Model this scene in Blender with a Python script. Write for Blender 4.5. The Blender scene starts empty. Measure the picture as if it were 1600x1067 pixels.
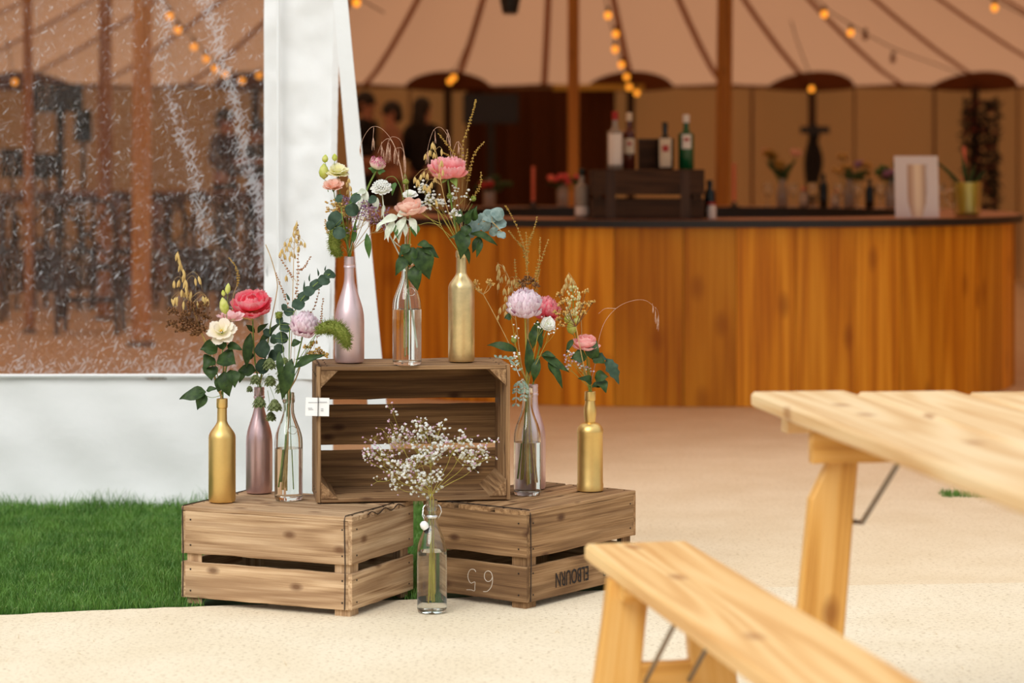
import bpy, math, random
from mathutils import Vector, Matrix, Euler, noise
random.seed(7)
scene = bpy.context.scene
COL = scene.collection
PI = math.pi

# ------------------------------------------------------------------ camera
FPX, CAMZ, CX, HY = 3778.0, 1.24, 800.0, 259.0      # 85 mm lens on a 1600 px wide frame
cam_d = bpy.data.cameras.new('camera'); cam = bpy.data.objects.new('camera', cam_d); COL.objects.link(cam)
cam.location = (0, 0, CAMZ); cam.rotation_euler = (PI/2, 0, 0)
cam_d.sensor_width = 36; cam_d.lens = 36*FPX/1600
cam_d.shift_y = -(533.5-HY)/1600
cam_d.clip_end = 200
cam_d.dof.use_dof = True; cam_d.dof.focus_distance = 6.98; cam_d.dof.aperture_fstop = 2.6
scene.camera = cam

# ------------------------------------------------------------------ sky (overcast), soft sun, exposure
world = bpy.data.worlds.new('overcast'); scene.world = world; world.use_nodes = True
nt = world.node_tree; nt.nodes.clear()
wo = nt.nodes.new('ShaderNodeOutputWorld'); bg = nt.nodes.new('ShaderNodeBackground')
tc = nt.nodes.new('ShaderNodeTexCoord'); sx = nt.nodes.new('ShaderNodeSeparateXYZ')
cl = nt.nodes.new('ShaderNodeClamp')
ma = nt.nodes.new('ShaderNodeMath'); ma.operation = 'MULTIPLY_ADD'; ma.inputs[1].default_value = 0.85; ma.inputs[2].default_value = 0.5
nt.links.new(tc.outputs['Generated'], sx.inputs[0]); nt.links.new(sx.outputs['Z'], cl.inputs[0])
nt.links.new(cl.outputs[0], ma.inputs[0]); nt.links.new(ma.outputs[0], bg.inputs['Strength'])
bg.inputs['Color'].default_value = (0.95, 0.98, 1.0, 1)
nt.links.new(bg.outputs[0], wo.inputs[0])
sun_d = bpy.data.lights.new('sun', 'SUN'); sun = bpy.data.objects.new('sun', sun_d); COL.objects.link(sun)
sun_d.energy = 1.75; sun_d.angle = math.radians(35); sun_d.color = (1.0, 0.97, 0.92)
sun.rotation_euler = (math.radians(50), 0, math.radians(-28))
scene.view_settings.view_transform = 'Standard'; scene.view_settings.look = 'None'
scene.view_settings.exposure = 0.06; scene.view_settings.gamma = 1.0
scene.view_settings.use_curve_mapping = False
scene.cycles.use_denoising = True

# ------------------------------------------------------------------ helpers
def P(x, y, d):
    return Vector(((x-CX)*d/FPX, d, CAMZ-(y-HY)*d/FPX))
def V(*a): return Vector(a)
def rnd(a, b): return random.uniform(a, b)

class MB:
    def __init__(s): s.v = []; s.f = []
    def add(s, vs, fs):
        o = len(s.v); s.v += [tuple(p) for p in vs]; s.f += [tuple(i+o for i in f) for f in fs]
    def box(s, c, size, rot=None):
        hx, hy, hz = [k/2 for k in size]; vs = []
        for z in (-hz, hz):
            for x, y in ((-hx,-hy),(hx,-hy),(hx,hy),(-hx,hy)):
                p = Vector((x,y,z))
                if rot is not None: p = rot @ p
                vs.append(p+Vector(c))
        s.add(vs, [(3,2,1,0),(4,5,6,7),(0,1,5,4),(1,2,6,5),(2,3,7,6),(3,0,4,7)])
    def tube(s, pts, r, seg=6, cap=True):
        pts = [Vector(p) for p in pts]; n = len(pts)
        rs = r if isinstance(r, (list, tuple)) else [r]*n
        vs = []; fs = []; up = None
        for i, p in enumerate(pts):
            t = (pts[min(i+1,n-1)]-pts[max(i-1,0)])
            t = t.normalized() if t.length > 1e-9 else Vector((0,0,1))
            if up is None:
                up = t.orthogonal().normalized()
            else:
                up = (up - t*up.dot(t)); up = up.normalized() if up.length > 1e-6 else t.orthogonal().normalized()
            b = t.cross(up)
            for k in range(seg):
                a = 2*PI*k/seg; vs.append(p+(up*math.cos(a)+b*math.sin(a))*rs[i])
        for i in range(n-1):
            for k in range(seg):
                k2 = (k+1) % seg
                fs.append((i*seg+k, i*seg+k2, (i+1)*seg+k2, (i+1)*seg+k))
        if cap:
            fs.append(tuple(range(seg-1,-1,-1))); fs.append(tuple((n-1)*seg+k for k in range(seg)))
        s.add(vs, fs)
    def lathe(s, prof, seg=24, c=(0,0,0), axis=None, closed=False):
        c = Vector(c); vs = []; fs = []; n = len(prof)
        q = Vector((0,0,1)).rotation_difference(axis) if axis is not None else None
        for (r, z) in prof:
            for k in range(seg):
                a = 2*PI*k/seg; p = Vector((r*math.cos(a), r*math.sin(a), z))
                if q is not None: p = q @ p
                vs.append(p+c)
        for i in range(n if closed else n-1):
            j = (i+1) % n
            for k in range(seg):
                k2 = (k+1) % seg; fs.append((i*seg+k, i*seg+k2, j*seg+k2, j*seg+k))
        if not closed:
            if prof[0][0] > 1e-6: fs.append(tuple(range(seg-1,-1,-1)))
            if prof[-1][0] > 1e-6: fs.append(tuple((n-1)*seg+k for k in range(seg)))
        s.add(vs, fs)
    def ball(s, c, r, seg=6, rings=4, sq=(1,1,1)):
        c = Vector(c); vs = [c+Vector((0,0,r*sq[2]))]; fs = []
        for i in range(1, rings):
            th = PI*i/rings
            for k in range(seg):
                a = 2*PI*k/seg; vs.append(c+Vector((r*sq[0]*math.sin(th)*math.cos(a), r*sq[1]*math.sin(th)*math.sin(a), r*sq[2]*math.cos(th))))
        vs.append(c-Vector((0,0,r*sq[2]))); last = len(vs)-1
        for k in range(seg): fs.append((0, 1+k, 1+(k+1)%seg))
        for i in range(rings-2):
            for k in range(seg):
                a = 1+i*seg+k; b = 1+i*seg+(k+1)%seg; fs.append((a, a+seg, b+seg, b))
        for k in range(seg): fs.append((last, last-seg+(k+1)%seg, last-seg+k))
        s.add(vs, fs)
    def mesh(s, name, off=None, smooth=False):
        me = bpy.data.meshes.new(name)
        vs = s.v if off is None else [(x-off[0], y-off[1], z-off[2]) for x, y, z in s.v]
        me.from_pydata(vs, [], s.f); me.update()
        if smooth:
            me.polygons.foreach_set('use_smooth', [True]*len(me.polygons))
            try: me.set_sharp_from_angle(angle=math.radians(50))
            except Exception: pass
        return me
    def build(s, name, mat, parent=None, smooth=False, kind=None, local=False):
        """local: verts are in the parent's frame; else world coordinates (parent unrotated)"""
        off = None
        if parent is not None and not local: off = origin(parent)
        o = bpy.data.objects.new(name, s.mesh(name, off, smooth)); COL.objects.link(o)
        o.data.materials.append(mat)
        if parent is not None: o.parent = parent
        if kind: o['kind'] = kind
        return o

def origin(o):
    p = Vector((0,0,0))
    while o is not None: p = p+o.location; o = o.parent
    return p
def thing(name, label, cat, loc=(0,0,0), rot=(0,0,0), group=None, kind=None):
    o = bpy.data.objects.new(name, None); COL.objects.link(o); o.empty_display_size = 0.05
    o.location = loc; o.rotation_euler = rot
    tag(o, label, cat, group, kind); return o
def tag(o, label=None, cat=None, group=None, kind=None):
    if label: o['label'] = label
    if cat: o['category'] = cat
    if group: o['group'] = group
    if kind: o['kind'] = kind
    return o
def inst(name, me, mat, parent, M, kind=None):
    o = bpy.data.objects.new(name, me); COL.objects.link(o)
    if mat is not None and not me.materials: me.materials.append(mat)
    o.parent = parent; o.matrix_local = M
    if kind: o['kind'] = kind
    return o
def smooth_path(pts, n=6):
    pts = [Vector(p) for p in pts]
    if len(pts) < 3: return [pts[0].lerp(pts[-1], i/n) for i in range(n+1)]
    out = []; e = [pts[0]*2-pts[1]]+pts+[pts[-1]*2-pts[-2]]
    for i in range(1, len(e)-2):
        a, b, c, d = e[i-1], e[i], e[i+1], e[i+2]
        for k in range(n):
            t = k/n
            out.append(0.5*((2*b)+(c-a)*t+(2*a-5*b+4*c-d)*t*t+(3*b-a-3*c+d)*t**3))
    out.append(pts[-1]); return out

# ------------------------------------------------------------------ materials
def lin(r, g, b):
    f = lambda c: (c/255)/12.92 if c/255 <= 0.04045 else ((c/255+0.055)/1.055)**2.4
    return (f(r), f(g), f(b), 1)
def pmat(name, col, rough=0.5, metal=0.0, **kw):
    m = bpy.data.materials.new(name); m.use_nodes = True
    b = m.node_tree.nodes['Principled BSDF']
    b.inputs['Base Color'].default_value = tuple(col[:3])+(1,); b.inputs['Roughness'].default_value = rough; b.inputs['Metallic'].default_value = metal
    for k, v in kw.items(): b.inputs[k.replace('_',' ')].default_value = v
    return m
class N:
    def __init__(s, m): s.m = m; s.t = m.node_tree; s.b = s.t.nodes.get('Principled BSDF'); s.out = s.t.nodes['Material Output']
    def n(s, typ, **kw):
        o = s.t.nodes.new('ShaderNode'+typ)
        for k, v in kw.items():
            if k.startswith('_'): setattr(o, k[1:], v)
            else: o.inputs[k.replace('__',' ')].default_value = v
        return o
    def l(s, a, b): s.t.links.new(a, b)
    def ramp(s, src, stops):
        r = s.n('ValToRGB'); el = r.color_ramp.elements
        while len(el) < len(stops): el.new(0.5)
        for e, (p, c) in zip(el, stops): e.position = p; e.color = c if len(c) == 4 else (*c, 1)
        s.l(src, r.inputs[0]); return r.outputs[0]
    def mix(s, fac, a, b, mode='MIX'):
        m = s.n('MixRGB', _blend_type=mode)
        for i, v in enumerate((fac, a, b)):
            if hasattr(v, 'is_output'): s.l(v, m.inputs[i])
            else: m.inputs[i].default_value = v
        return m.outputs[0]
    def coords(s, kind='Object', scale=(1,1,1), rand=0.0):
        t = s.n('TexCoord'); src = t.outputs[kind]
        if rand:
            oi = s.n('ObjectInfo'); mu = s.n('VectorMath', _operation='SCALE'); cx = s.n('CombineXYZ')
            m1 = s.n('Math', _operation='MULTIPLY'); m1.inputs[1].default_value = rand; s.l(oi.outputs['Random'], m1.inputs[0])
            m2 = s.n('Math', _operation='MULTIPLY'); m2.inputs[1].default_value = rand*1.7; s.l(oi.outputs['Random'], m2.inputs[0])
            s.l(m1.outputs[0], cx.inputs[0]); s.l(m2.outputs[0], cx.inputs[1]); s.l(m1.outputs[0], cx.inputs[2])
            ad = s.n('VectorMath', _operation='ADD'); s.l(src, ad.inputs[0]); s.l(cx.outputs[0], ad.inputs[1]); src = ad.outputs[0]
        mp = s.n('Mapping'); mp.inputs['Scale'].default_value = scale; s.l(src, mp.inputs[0]); return mp.outputs[0]
    def bump(s, src, strength=0.3, dist=0.002):
        b = s.n('Bump', Strength=strength, Distance=dist); s.l(src, b.inputs['Height']); s.l(b.outputs[0], s.b.inputs['Normal']); return b

def wood(name, light, mid, dark, axis=0, k=1.0, rough=0.6, knots=0.5, vary=0.35, stain=None, bump=0.4, spec=0.3, ring=0.12):
    m = pmat(name, mid, rough); n = N(m); n.b.inputs['Specular IOR Level'].default_value = spec
    def sc(al, ac): v = [ac*k]*3; v[axis] = al*k; return tuple(v)
    base = n.coords('Object', (1,1,1), 37.0)
    def mapped(scale):
        mp = n.n('Mapping'); mp.inputs['Scale'].default_value = scale; n.l(base, mp.inputs[0]); return mp.outputs[0]
    warp = n.n('TexNoise', Scale=1.0, Detail=1.5, Roughness=0.4); n.l(mapped(sc(0.75, 11.0)), warp.inputs['Vector'])
    rings = n.n('Math', _operation='MULTIPLY'); rings.inputs[1].default_value = 60.0; n.l(warp.outputs['Fac'], rings.inputs[0])
    sn = n.n('Math', _operation='SINE'); n.l(rings.outputs[0], sn.inputs[0])
    fine = n.n('TexNoise', Scale=1.0, Detail=5.0, Roughness=0.7); n.l(mapped(sc(3.0, 190.0)), fine.inputs['Vector'])
    mul = n.n('Math', _operation='MULTIPLY_ADD'); mul.inputs[1].default_value = ring; n.l(sn.outputs[0], mul.inputs[0]); n.l(fine.outputs['Fac'], mul.inputs[2])
    col = n.ramp(mul.outputs[0], [(0.25, dark), (0.5, mid), (0.74, light)])
    big = n.n('TexNoise', Scale=1.0, Detail=4.0, Roughness=0.6); n.l(mapped(sc(1.8, 26.0)), big.inputs['Vector'])
    if stain:
        f = n.ramp(big.outputs['Fac'], [(0.45, (0,0,0)), (0.68, (1,1,1))])
        col = n.mix(n_scale(n, f, 0.8), col, stain)
    oi = n.n('ObjectInfo')
    vr = n.n('MapRange'); vr.inputs['To Min'].default_value = 1-vary; vr.inputs['To Max'].default_value = 1+vary*0.55; n.l(oi.outputs['Random'], vr.inputs[0])
    col = n.mix(1.0, col, vr.outputs[0], 'MULTIPLY')
    if knots > 0:
        se = n.n('SeparateXYZ'); n.l(base, se.inputs[0]); ot = [q for q in range(3) if q != axis]
        su = n.n('Math', _operation='ADD'); n.l(se.outputs[ot[0]], su.inputs[0]); n.l(se.outputs[ot[1]], su.inputs[1])
        cb = n.n('CombineXYZ'); m1 = n_scale(n, se.outputs[axis], 4.6*k); m2 = n_scale(n, su.outputs[0], 8.5*k); n.l(m1, cb.inputs[0]); n.l(m2, cb.inputs[1])
        vo = n.n('TexVoronoi', Scale=1.0, _voronoi_dimensions='2D'); n.l(cb.outputs[0], vo.inputs['Vector'])
        kf = n.ramp(vo.outputs['Distance'], [(0.035, (1,1,1)), (0.085, (0.45,0.45,0.45)), (0.12, (0,0,0))])
        col = n.mix(n_scale(n, kf, knots), col, (dark[0]*0.55, dark[1]*0.42, dark[2]*0.36, 1))
    n.l(col, n.b.inputs['Base Color']); n.bump(mul.outputs[0], bump, 0.0015)
    return m
def n_scale(n, src, f):
    m = n.n('Math', _operation='MULTIPLY'); m.inputs[1].default_value = f; n.l(src, m.inputs[0]); return m.outputs[0]

def leafmat(name, c1, c2, trans=0.25, rough=0.45, scale=60):
    m = pmat(name, c1, rough); n = N(m)
    no = n.n('TexNoise', Scale=scale, Detail=3.0); n.l(n.coords('Object', (1,1,1), 9.0), no.inputs['Vector'])
    col = n.ramp(no.outputs['Fac'], [(0.35, c1), (0.65, c2)])
    n.l(col, n.b.inputs['Base Color']); n.b.inputs['Specular IOR Level'].default_value = 0.3
    tr = n.n('BsdfTranslucent'); n.l(col, tr.inputs[0]); mx = n.n('MixShader', Fac=trans)
    n.l(n.b.outputs[0], mx.inputs[1]); n.l(tr.outputs[0], mx.inputs[2]); n.l(mx.outputs[0], n.out.inputs[0])
    n.bump(no.outputs['Fac'], 0.25, 0.001)
    return m
def petalmat(name, stops, trans=0.3):
    """petal colour runs from claw (z=0) to rim (z=1) of the petal's own mesh"""
    m = pmat(name, stops[0][1], 0.55); n = N(m); n.b.inputs['Specular IOR Level'].default_value = 0.2
    t = n.n('TexCoord'); s = n.n('SeparateXYZ'); n.l(t.outputs['Object'], s.inputs[0])
    no = n.n('TexNoise', Scale=5.0, Detail=3.0); n.l(n.coords('Object', (6,6,0.8), 5.0), no.inputs['Vector'])
    ad = n.n('Math', _operation='MULTIPLY_ADD'); ad.inputs[1].default_value = 0.5; n.l(no.outputs['Fac'], ad.inputs[0]); n.l(s.outputs['Z'], ad.inputs[2])
    sb = n.n('Math', _operation='SUBTRACT'); sb.inputs[1].default_value = 0.25; n.l(ad.outputs[0], sb.inputs[0])
    col = n.ramp(sb.outputs[0], stops); n.l(col, n.b.inputs['Base Color'])
    tr = n.n('BsdfTranslucent'); n.l(col, tr.inputs[0]); mx = n.n('MixShader', Fac=trans)
    n.l(n.b.outputs[0], mx.inputs[1]); n.l(tr.outputs[0], mx.inputs[2]); n.l(mx.outputs[0], n.out.inputs[0])
    return m
def canvas(name, diff, trans, fac=0.5, fold=0.0, scale=30):
    m = bpy.data.materials.new(name); m.use_nodes = True; n = N(m); n.t.nodes.remove(n.b)
    d = n.n('BsdfDiffuse', Color=diff); t = n.n('BsdfTranslucent', Color=trans); mx = n.n('MixShader', Fac=fac)
    no = n.n('TexNoise', Scale=scale, Detail=4.0, Roughness=0.55); n.l(n.coords('Object'), no.inputs['Vector'])
    if fold:
        b = n.n('Bump', Strength=fold, Distance=0.01); n.l(no.outputs['Fac'], b.inputs['Height']); n.l(b.outputs[0], d.inputs['Normal'])
    n.l(d.outputs[0], mx.inputs[1]); n.l(t.outputs[0], mx.inputs[2]); n.l(mx.outputs[0], n.out.inputs[0]); return m
def emis(name, col, s):
    m = pmat(name, col); b = m.node_tree.nodes['Principled BSDF']
    b.inputs['Emission Color'].default_value = col; b.inputs['Emission Strength'].default_value = s; return m

M = {}
M['crate'] = wood('weathered_crate_wood', (0.70,0.50,0.31,1), (0.50,0.325,0.18,1), (0.22,0.115,0.052,1), 0, 1.0, 0.75, 0.8, 0.25, stain=(0.32,0.19,0.10,1), ring=0.10)
M['crate_dark'] = wood('dark_crate_wood', (0.50,0.31,0.16,1), (0.32,0.18,0.08,1), (0.12,0.055,0.024,1), 0, 1.0, 0.75, 0.85, 0.28, stain=(0.16,0.083,0.036,1), ring=0.10)
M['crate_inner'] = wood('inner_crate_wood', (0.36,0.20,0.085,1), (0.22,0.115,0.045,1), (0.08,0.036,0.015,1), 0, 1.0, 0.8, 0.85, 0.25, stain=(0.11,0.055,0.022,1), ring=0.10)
M['crate_old'] = wood('old_bar_crate_wood', (0.08,0.04,0.02,1), (0.05,0.024,0.012,1), (0.02,0.01,0.006,1), 0, 1.0, 0.75, 0.3, 0.2)
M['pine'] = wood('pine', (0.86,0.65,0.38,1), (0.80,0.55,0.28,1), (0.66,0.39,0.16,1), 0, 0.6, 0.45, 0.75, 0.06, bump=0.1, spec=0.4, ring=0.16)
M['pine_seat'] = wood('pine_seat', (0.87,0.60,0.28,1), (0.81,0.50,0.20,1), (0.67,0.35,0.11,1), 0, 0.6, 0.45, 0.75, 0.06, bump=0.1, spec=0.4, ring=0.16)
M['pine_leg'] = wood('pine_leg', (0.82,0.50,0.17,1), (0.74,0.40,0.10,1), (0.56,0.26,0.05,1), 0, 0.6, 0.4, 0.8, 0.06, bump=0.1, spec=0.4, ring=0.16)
M['bar'] = wood('bar_planks', (0.90,0.43,0.035,1), (0.74,0.30,0.014,1), (0.48,0.15,0.006,1), 2, 0.30, 0.42, 0.5, 0.22, bump=0.06, spec=0.25, ring=0.12)
M['bartop'] = wood('bar_top', (0.50,0.20,0.07,1), (0.40,0.15,0.05,1), (0.28,0.10,0.03,1), 0, 0.5, 0.35, 0.0, 0.1, bump=0.1)
M['pole'] = wood('tent_pole', (0.50,0.25,0.05,1), (0.40,0.18,0.03,1), (0.27,0.105,0.016,1), 2, 0.5, 0.5, 0.2, 0.2, bump=0.1)
M['pole_pale'] = wood('pale_tent_pole', (0.80,0.50,0.20,1), (0.70,0.40,0.13,1), (0.52,0.26,0.07,1), 2, 0.5, 0.5, 0.3, 0.1, bump=0.1)
M['darkwood'] = wood('dark_wood', (0.085,0.04,0.018,1), (0.05,0.023,0.011,1), (0.025,0.012,0.006,1), 2, 0.5, 0.5, 0.0, 0.25, bump=0.1)
M['tablewood'] = wood('brown_table', (0.30,0.12,0.045,1), (0.22,0.085,0.03,1), (0.14,0.05,0.02,1), 0, 0.5, 0.5, 0.0, 0.2, bump=0.1)
M['black'] = pmat('black_edge', (0.008,0.008,0.009,1), 0.45)
M['blackcloth'] = pmat('black_cloth', (0.012,0.011,0.011,1), 0.9)
M['nail'] = pmat('rusty_nail', (0.03,0.022,0.018,1), 0.6, 0.5)
M['wire'] = pmat('wire', (0.05,0.035,0.028,1), 0.5, 0.6)
M['steel'] = pmat('steel_rod', (0.28,0.25,0.22,1), 0.4, 0.8)
M['chrome'] = pmat('chrome_wire', (0.75,0.75,0.75,1), 0.25, 1.0)
M['paper'] = pmat('paper', (0.85,0.86,0.86,1), 0.8)
M['ink'] = pmat('grey_ink', (0.25,0.25,0.27,1), 0.8)
M['stencil'] = pmat('stencil_ink', (0.018,0.013,0.012,1), 0.9)
M['chalk'] = pmat('chalk', (0.62,0.56,0.48,1), 0.95)
M['ceramic'] = pmat('white_ceramic', (0.85,0.85,0.83,1), 0.25)
M['rubber'] = pmat('dark_rubber', (0.02,0.012,0.01,1), 0.6)
def paint(name, col, rough, metal, mott):
    m = pmat(name, col, rough, metal); n = N(m)
    no = n.n('TexNoise', Scale=26.0, Detail=5.0, Roughness=0.7); n.l(n.coords('Object', (1,1,1), 6.0), no.inputs['Vector'])
    n.l(n.ramp(no.outputs['Fac'], [(0.3, tuple(c*(1-mott) for c in col[:3])), (0.7, col)]), n.b.inputs['Base Color'])
    r = n.n('MapRange'); r.inputs['To Min'].default_value = rough-0.05; r.inputs['To Max'].default_value = rough+0.08; n.l(no.outputs['Fac'], r.inputs[0]); n.l(r.outputs[0], n.b.inputs['Roughness'])
    return m
M['gold'] = paint('gold_paint', (0.80,0.55,0.20,1), 0.38, 0.95, 0.10)
M['gold_pale'] = paint('pale_gold_paint', (0.86,0.66,0.34,1), 0.33, 0.95, 0.22)
M['rose'] = paint('rose_gold_paint', (0.66,0.46,0.47,1), 0.34, 0.85, 0.08)
M['rose_pale'] = paint('pale_rose_paint', (0.80,0.61,0.63,1), 0.36, 0.75, 0.08)
def glassmat(name, col, rough=0.0, ior=1.45):
    m = pmat(name, col, rough); b = m.node_tree.nodes['Principled BSDF']
    b.inputs['Transmission Weight'].default_value = 1.0; b.inputs['IOR'].default_value = ior; return m
M['glass'] = glassmat('clear_glass', (0.97,1.0,0.985,1))
M['water'] = glassmat('water', (0.98,1.0,0.97,1), 0, 1.12)
M['greenglass'] = pmat('green_glass', (0.004,0.09,0.03,1), 0.12)
M['darkglass'] = pmat('dark_glass', (0.006,0.010,0.009,1), 0.12)
M['amberglass'] = pmat('amber_glass', (0.09,0.02,0.012,1), 0.12)
M['paleglass'] = pmat('pale_glass', (0.30,0.27,0.24,1), 0.08)
M['label'] = pmat('cream_label', (0.62,0.56,0.46,1), 0.7)
M['whitelabel'] = pmat('white_label', (0.75,0.74,0.74,1), 0.6)
M['red'] = pmat('red', (0.35,0.012,0.012,1), 0.5)
M['candle'] = pmat('coral_candle', (0.80,0.20,0.12,1), 0.6)
M['goldpot'] = pmat('gold_pot', (0.80,0.66,0.14,1), 0.4, 0.2)
M['bulb'] = emis('festoon_bulb', (1.0,0.36,0.03,1), 1.2)
M['bulb_off'] = pmat('unlit_bulb', (0.25,0.12,0.06,1), 0.3)
M['cord'] = pmat('cord', (0.10,0.045,0.02,1), 0.7)
M['screen'] = pmat('dark_screen', (0.004,0.004,0.005,1), 0.35)
# plants
M['rosegreen'] = leafmat('dark_rose_leaf', (0.018,0.042,0.009,1), (0.045,0.088,0.018,1), 0.15, 0.5)
M['midgreen'] = leafmat('mid_green', (0.055,0.13,0.03,1), (0.10,0.20,0.05,1), 0.25)
M['stemgreen'] = leafmat('stem_green', (0.16,0.26,0.05,1), (0.25,0.34,0.08,1), 0.15)
M['stemyellow'] = leafmat('stem_yellow', (0.42,0.36,0.06,1), (0.50,0.42,0.10,1), 0.15)
M['eucdark'] = leafmat('dark_eucalyptus', (0.028,0.058,0.034,1), (0.052,0.095,0.058,1), 0.1, 0.6)
M['eucblue'] = leafmat('blue_eucalyptus', (0.14,0.215,0.20,1), (0.26,0.345,0.32,1), 0.1, 0.65)
M['silver'] = leafmat('silver_felt_leaf', (0.55,0.60,0.47,1), (0.76,0.79,0.68,1), 0.15, 0.9)
M['dustymiller'] = leafmat('dusty_miller', (0.16,0.26,0.19,1), (0.42,0.50,0.42,1), 0.1, 0.9, 90)
M['oat'] = leafmat('dry_oat', (0.62,0.42,0.13,1), (0.80,0.60,0.26,1), 0.25, 0.6, 200)
M['straw'] = leafmat('straw_stem', (0.45,0.28,0.09,1), (0.60,0.40,0.16,1), 0.1, 0.6)
M['brome'] = leafmat('reddish_grass', (0.50,0.28,0.18,1), (0.68,0.46,0.34,1), 0.2, 0.6, 150)
M['dock'] = leafmat('dock_seed', (0.34,0.19,0.03,1), (0.52,0.34,0.07,1), 0.2, 0.7, 200)
M['rustseed'] = leafmat('rust_seed', (0.30,0.11,0.04,1), (0.45,0.20,0.08,1), 0.1, 0.7, 200)
M['brownseed'] = leafmat('brown_seed', (0.085,0.035,0.014,1), (0.22,0.10,0.035,1), 0.05, 0.8, 200)
M['hops'] = leafmat('green_seed_pod', (0.16,0.21,0.07,1), (0.32,0.37,0.16,1), 0.2, 0.7, 150)
M['foxtail'] = leafmat('green_foxtail', (0.14,0.19,0.02,1), (0.30,0.33,0.07,1), 0.2, 0.8, 200)
M['bud'] = leafmat('yellow_green_bud', (0.52,0.58,0.08,1), (0.74,0.74,0.25,1), 0.3, 0.6)
M['white_fl'] = leafmat('white_floret', (0.80,0.80,0.76,1), (0.90,0.90,0.87,1), 0.3, 0.8)
M['pink_fl'] = leafmat('pink_floret', (0.62,0.38,0.52,1), (0.80,0.62,0.72,1), 0.3, 0.8)
M['purple_fl'] = leafmat('purple_floret', (0.24,0.09,0.26,1), (0.55,0.36,0.56,1), 0.25, 0.8, 150)
M['orange_fl'] = leafmat('ochre_floret', (0.55,0.30,0.06,1), (0.72,0.50,0.18,1), 0.2, 0.8, 150)
M['stamen'] = pmat('stamen', (0.85,0.55,0.12,1), 0.7)
M['pet_coral'] = petalmat('coral_petal', [(0.0,(0.95,0.62,0.22)), (0.2,(0.95,0.20,0.22)), (0.7,(0.96,0.15,0.24)), (1.0,(0.98,0.50,0.52))], 0.4)
M['pet_salmon'] = petalmat('salmon_petal', [(0.0,(0.97,0.74,0.40)), (0.22,(0.97,0.42,0.36)), (0.7,(0.97,0.36,0.38)), (1.0,(0.98,0.58,0.60))], 0.4)
M['pet_blush'] = petalmat('blush_petal', [(0.0,(0.78,0.20,0.42)), (0.28,(0.92,0.58,0.72)), (0.7,(0.95,0.76,0.84)), (1.0,(0.97,0.86,0.91))], 0.4)
M['pet_peach'] = petalmat('peach_petal', [(0.0,(0.88,0.62,0.34)), (0.4,(0.90,0.52,0.40)), (1.0,(0.93,0.68,0.58))])
M['pet_pink'] = petalmat('pink_petal', [(0.0,(0.96,0.68,0.45)), (0.4,(0.96,0.42,0.40)), (1.0,(0.98,0.60,0.57))], 0.4)
M['pet_cream'] = petalmat('cream_petal', [(0.0,(0.80,0.80,0.35)), (0.35,(0.90,0.82,0.62)), (1.0,(0.93,0.84,0.74))])
M['pet_palepink'] = petalmat('pale_pink_petal', [(0.0,(0.80,0.80,0.45)), (0.3,(0.90,0.55,0.55)), (1.0,(0.93,0.62,0.64))])
M['pet_lemon'] = petalmat('lemon_petal', [(0.0,(0.72,0.72,0.18)), (0.4,(0.88,0.83,0.42)), (1.0,(0.93,0.90,0.70))])
M['pet_white'] = petalmat('white_petal', [(0.0,(0.80,0.82,0.60)), (0.4,(0.90,0.90,0.84)), (1.0,(0.94,0.94,0.92))])
M['pet_bud'] = petalmat('bud_petal', [(0.0,(0.35,0.45,0.12)), (0.4,(0.80,0.74,0.50)), (0.75,(0.85,0.62,0.55)), (1.0,(0.55,0.05,0.20))])
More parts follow.
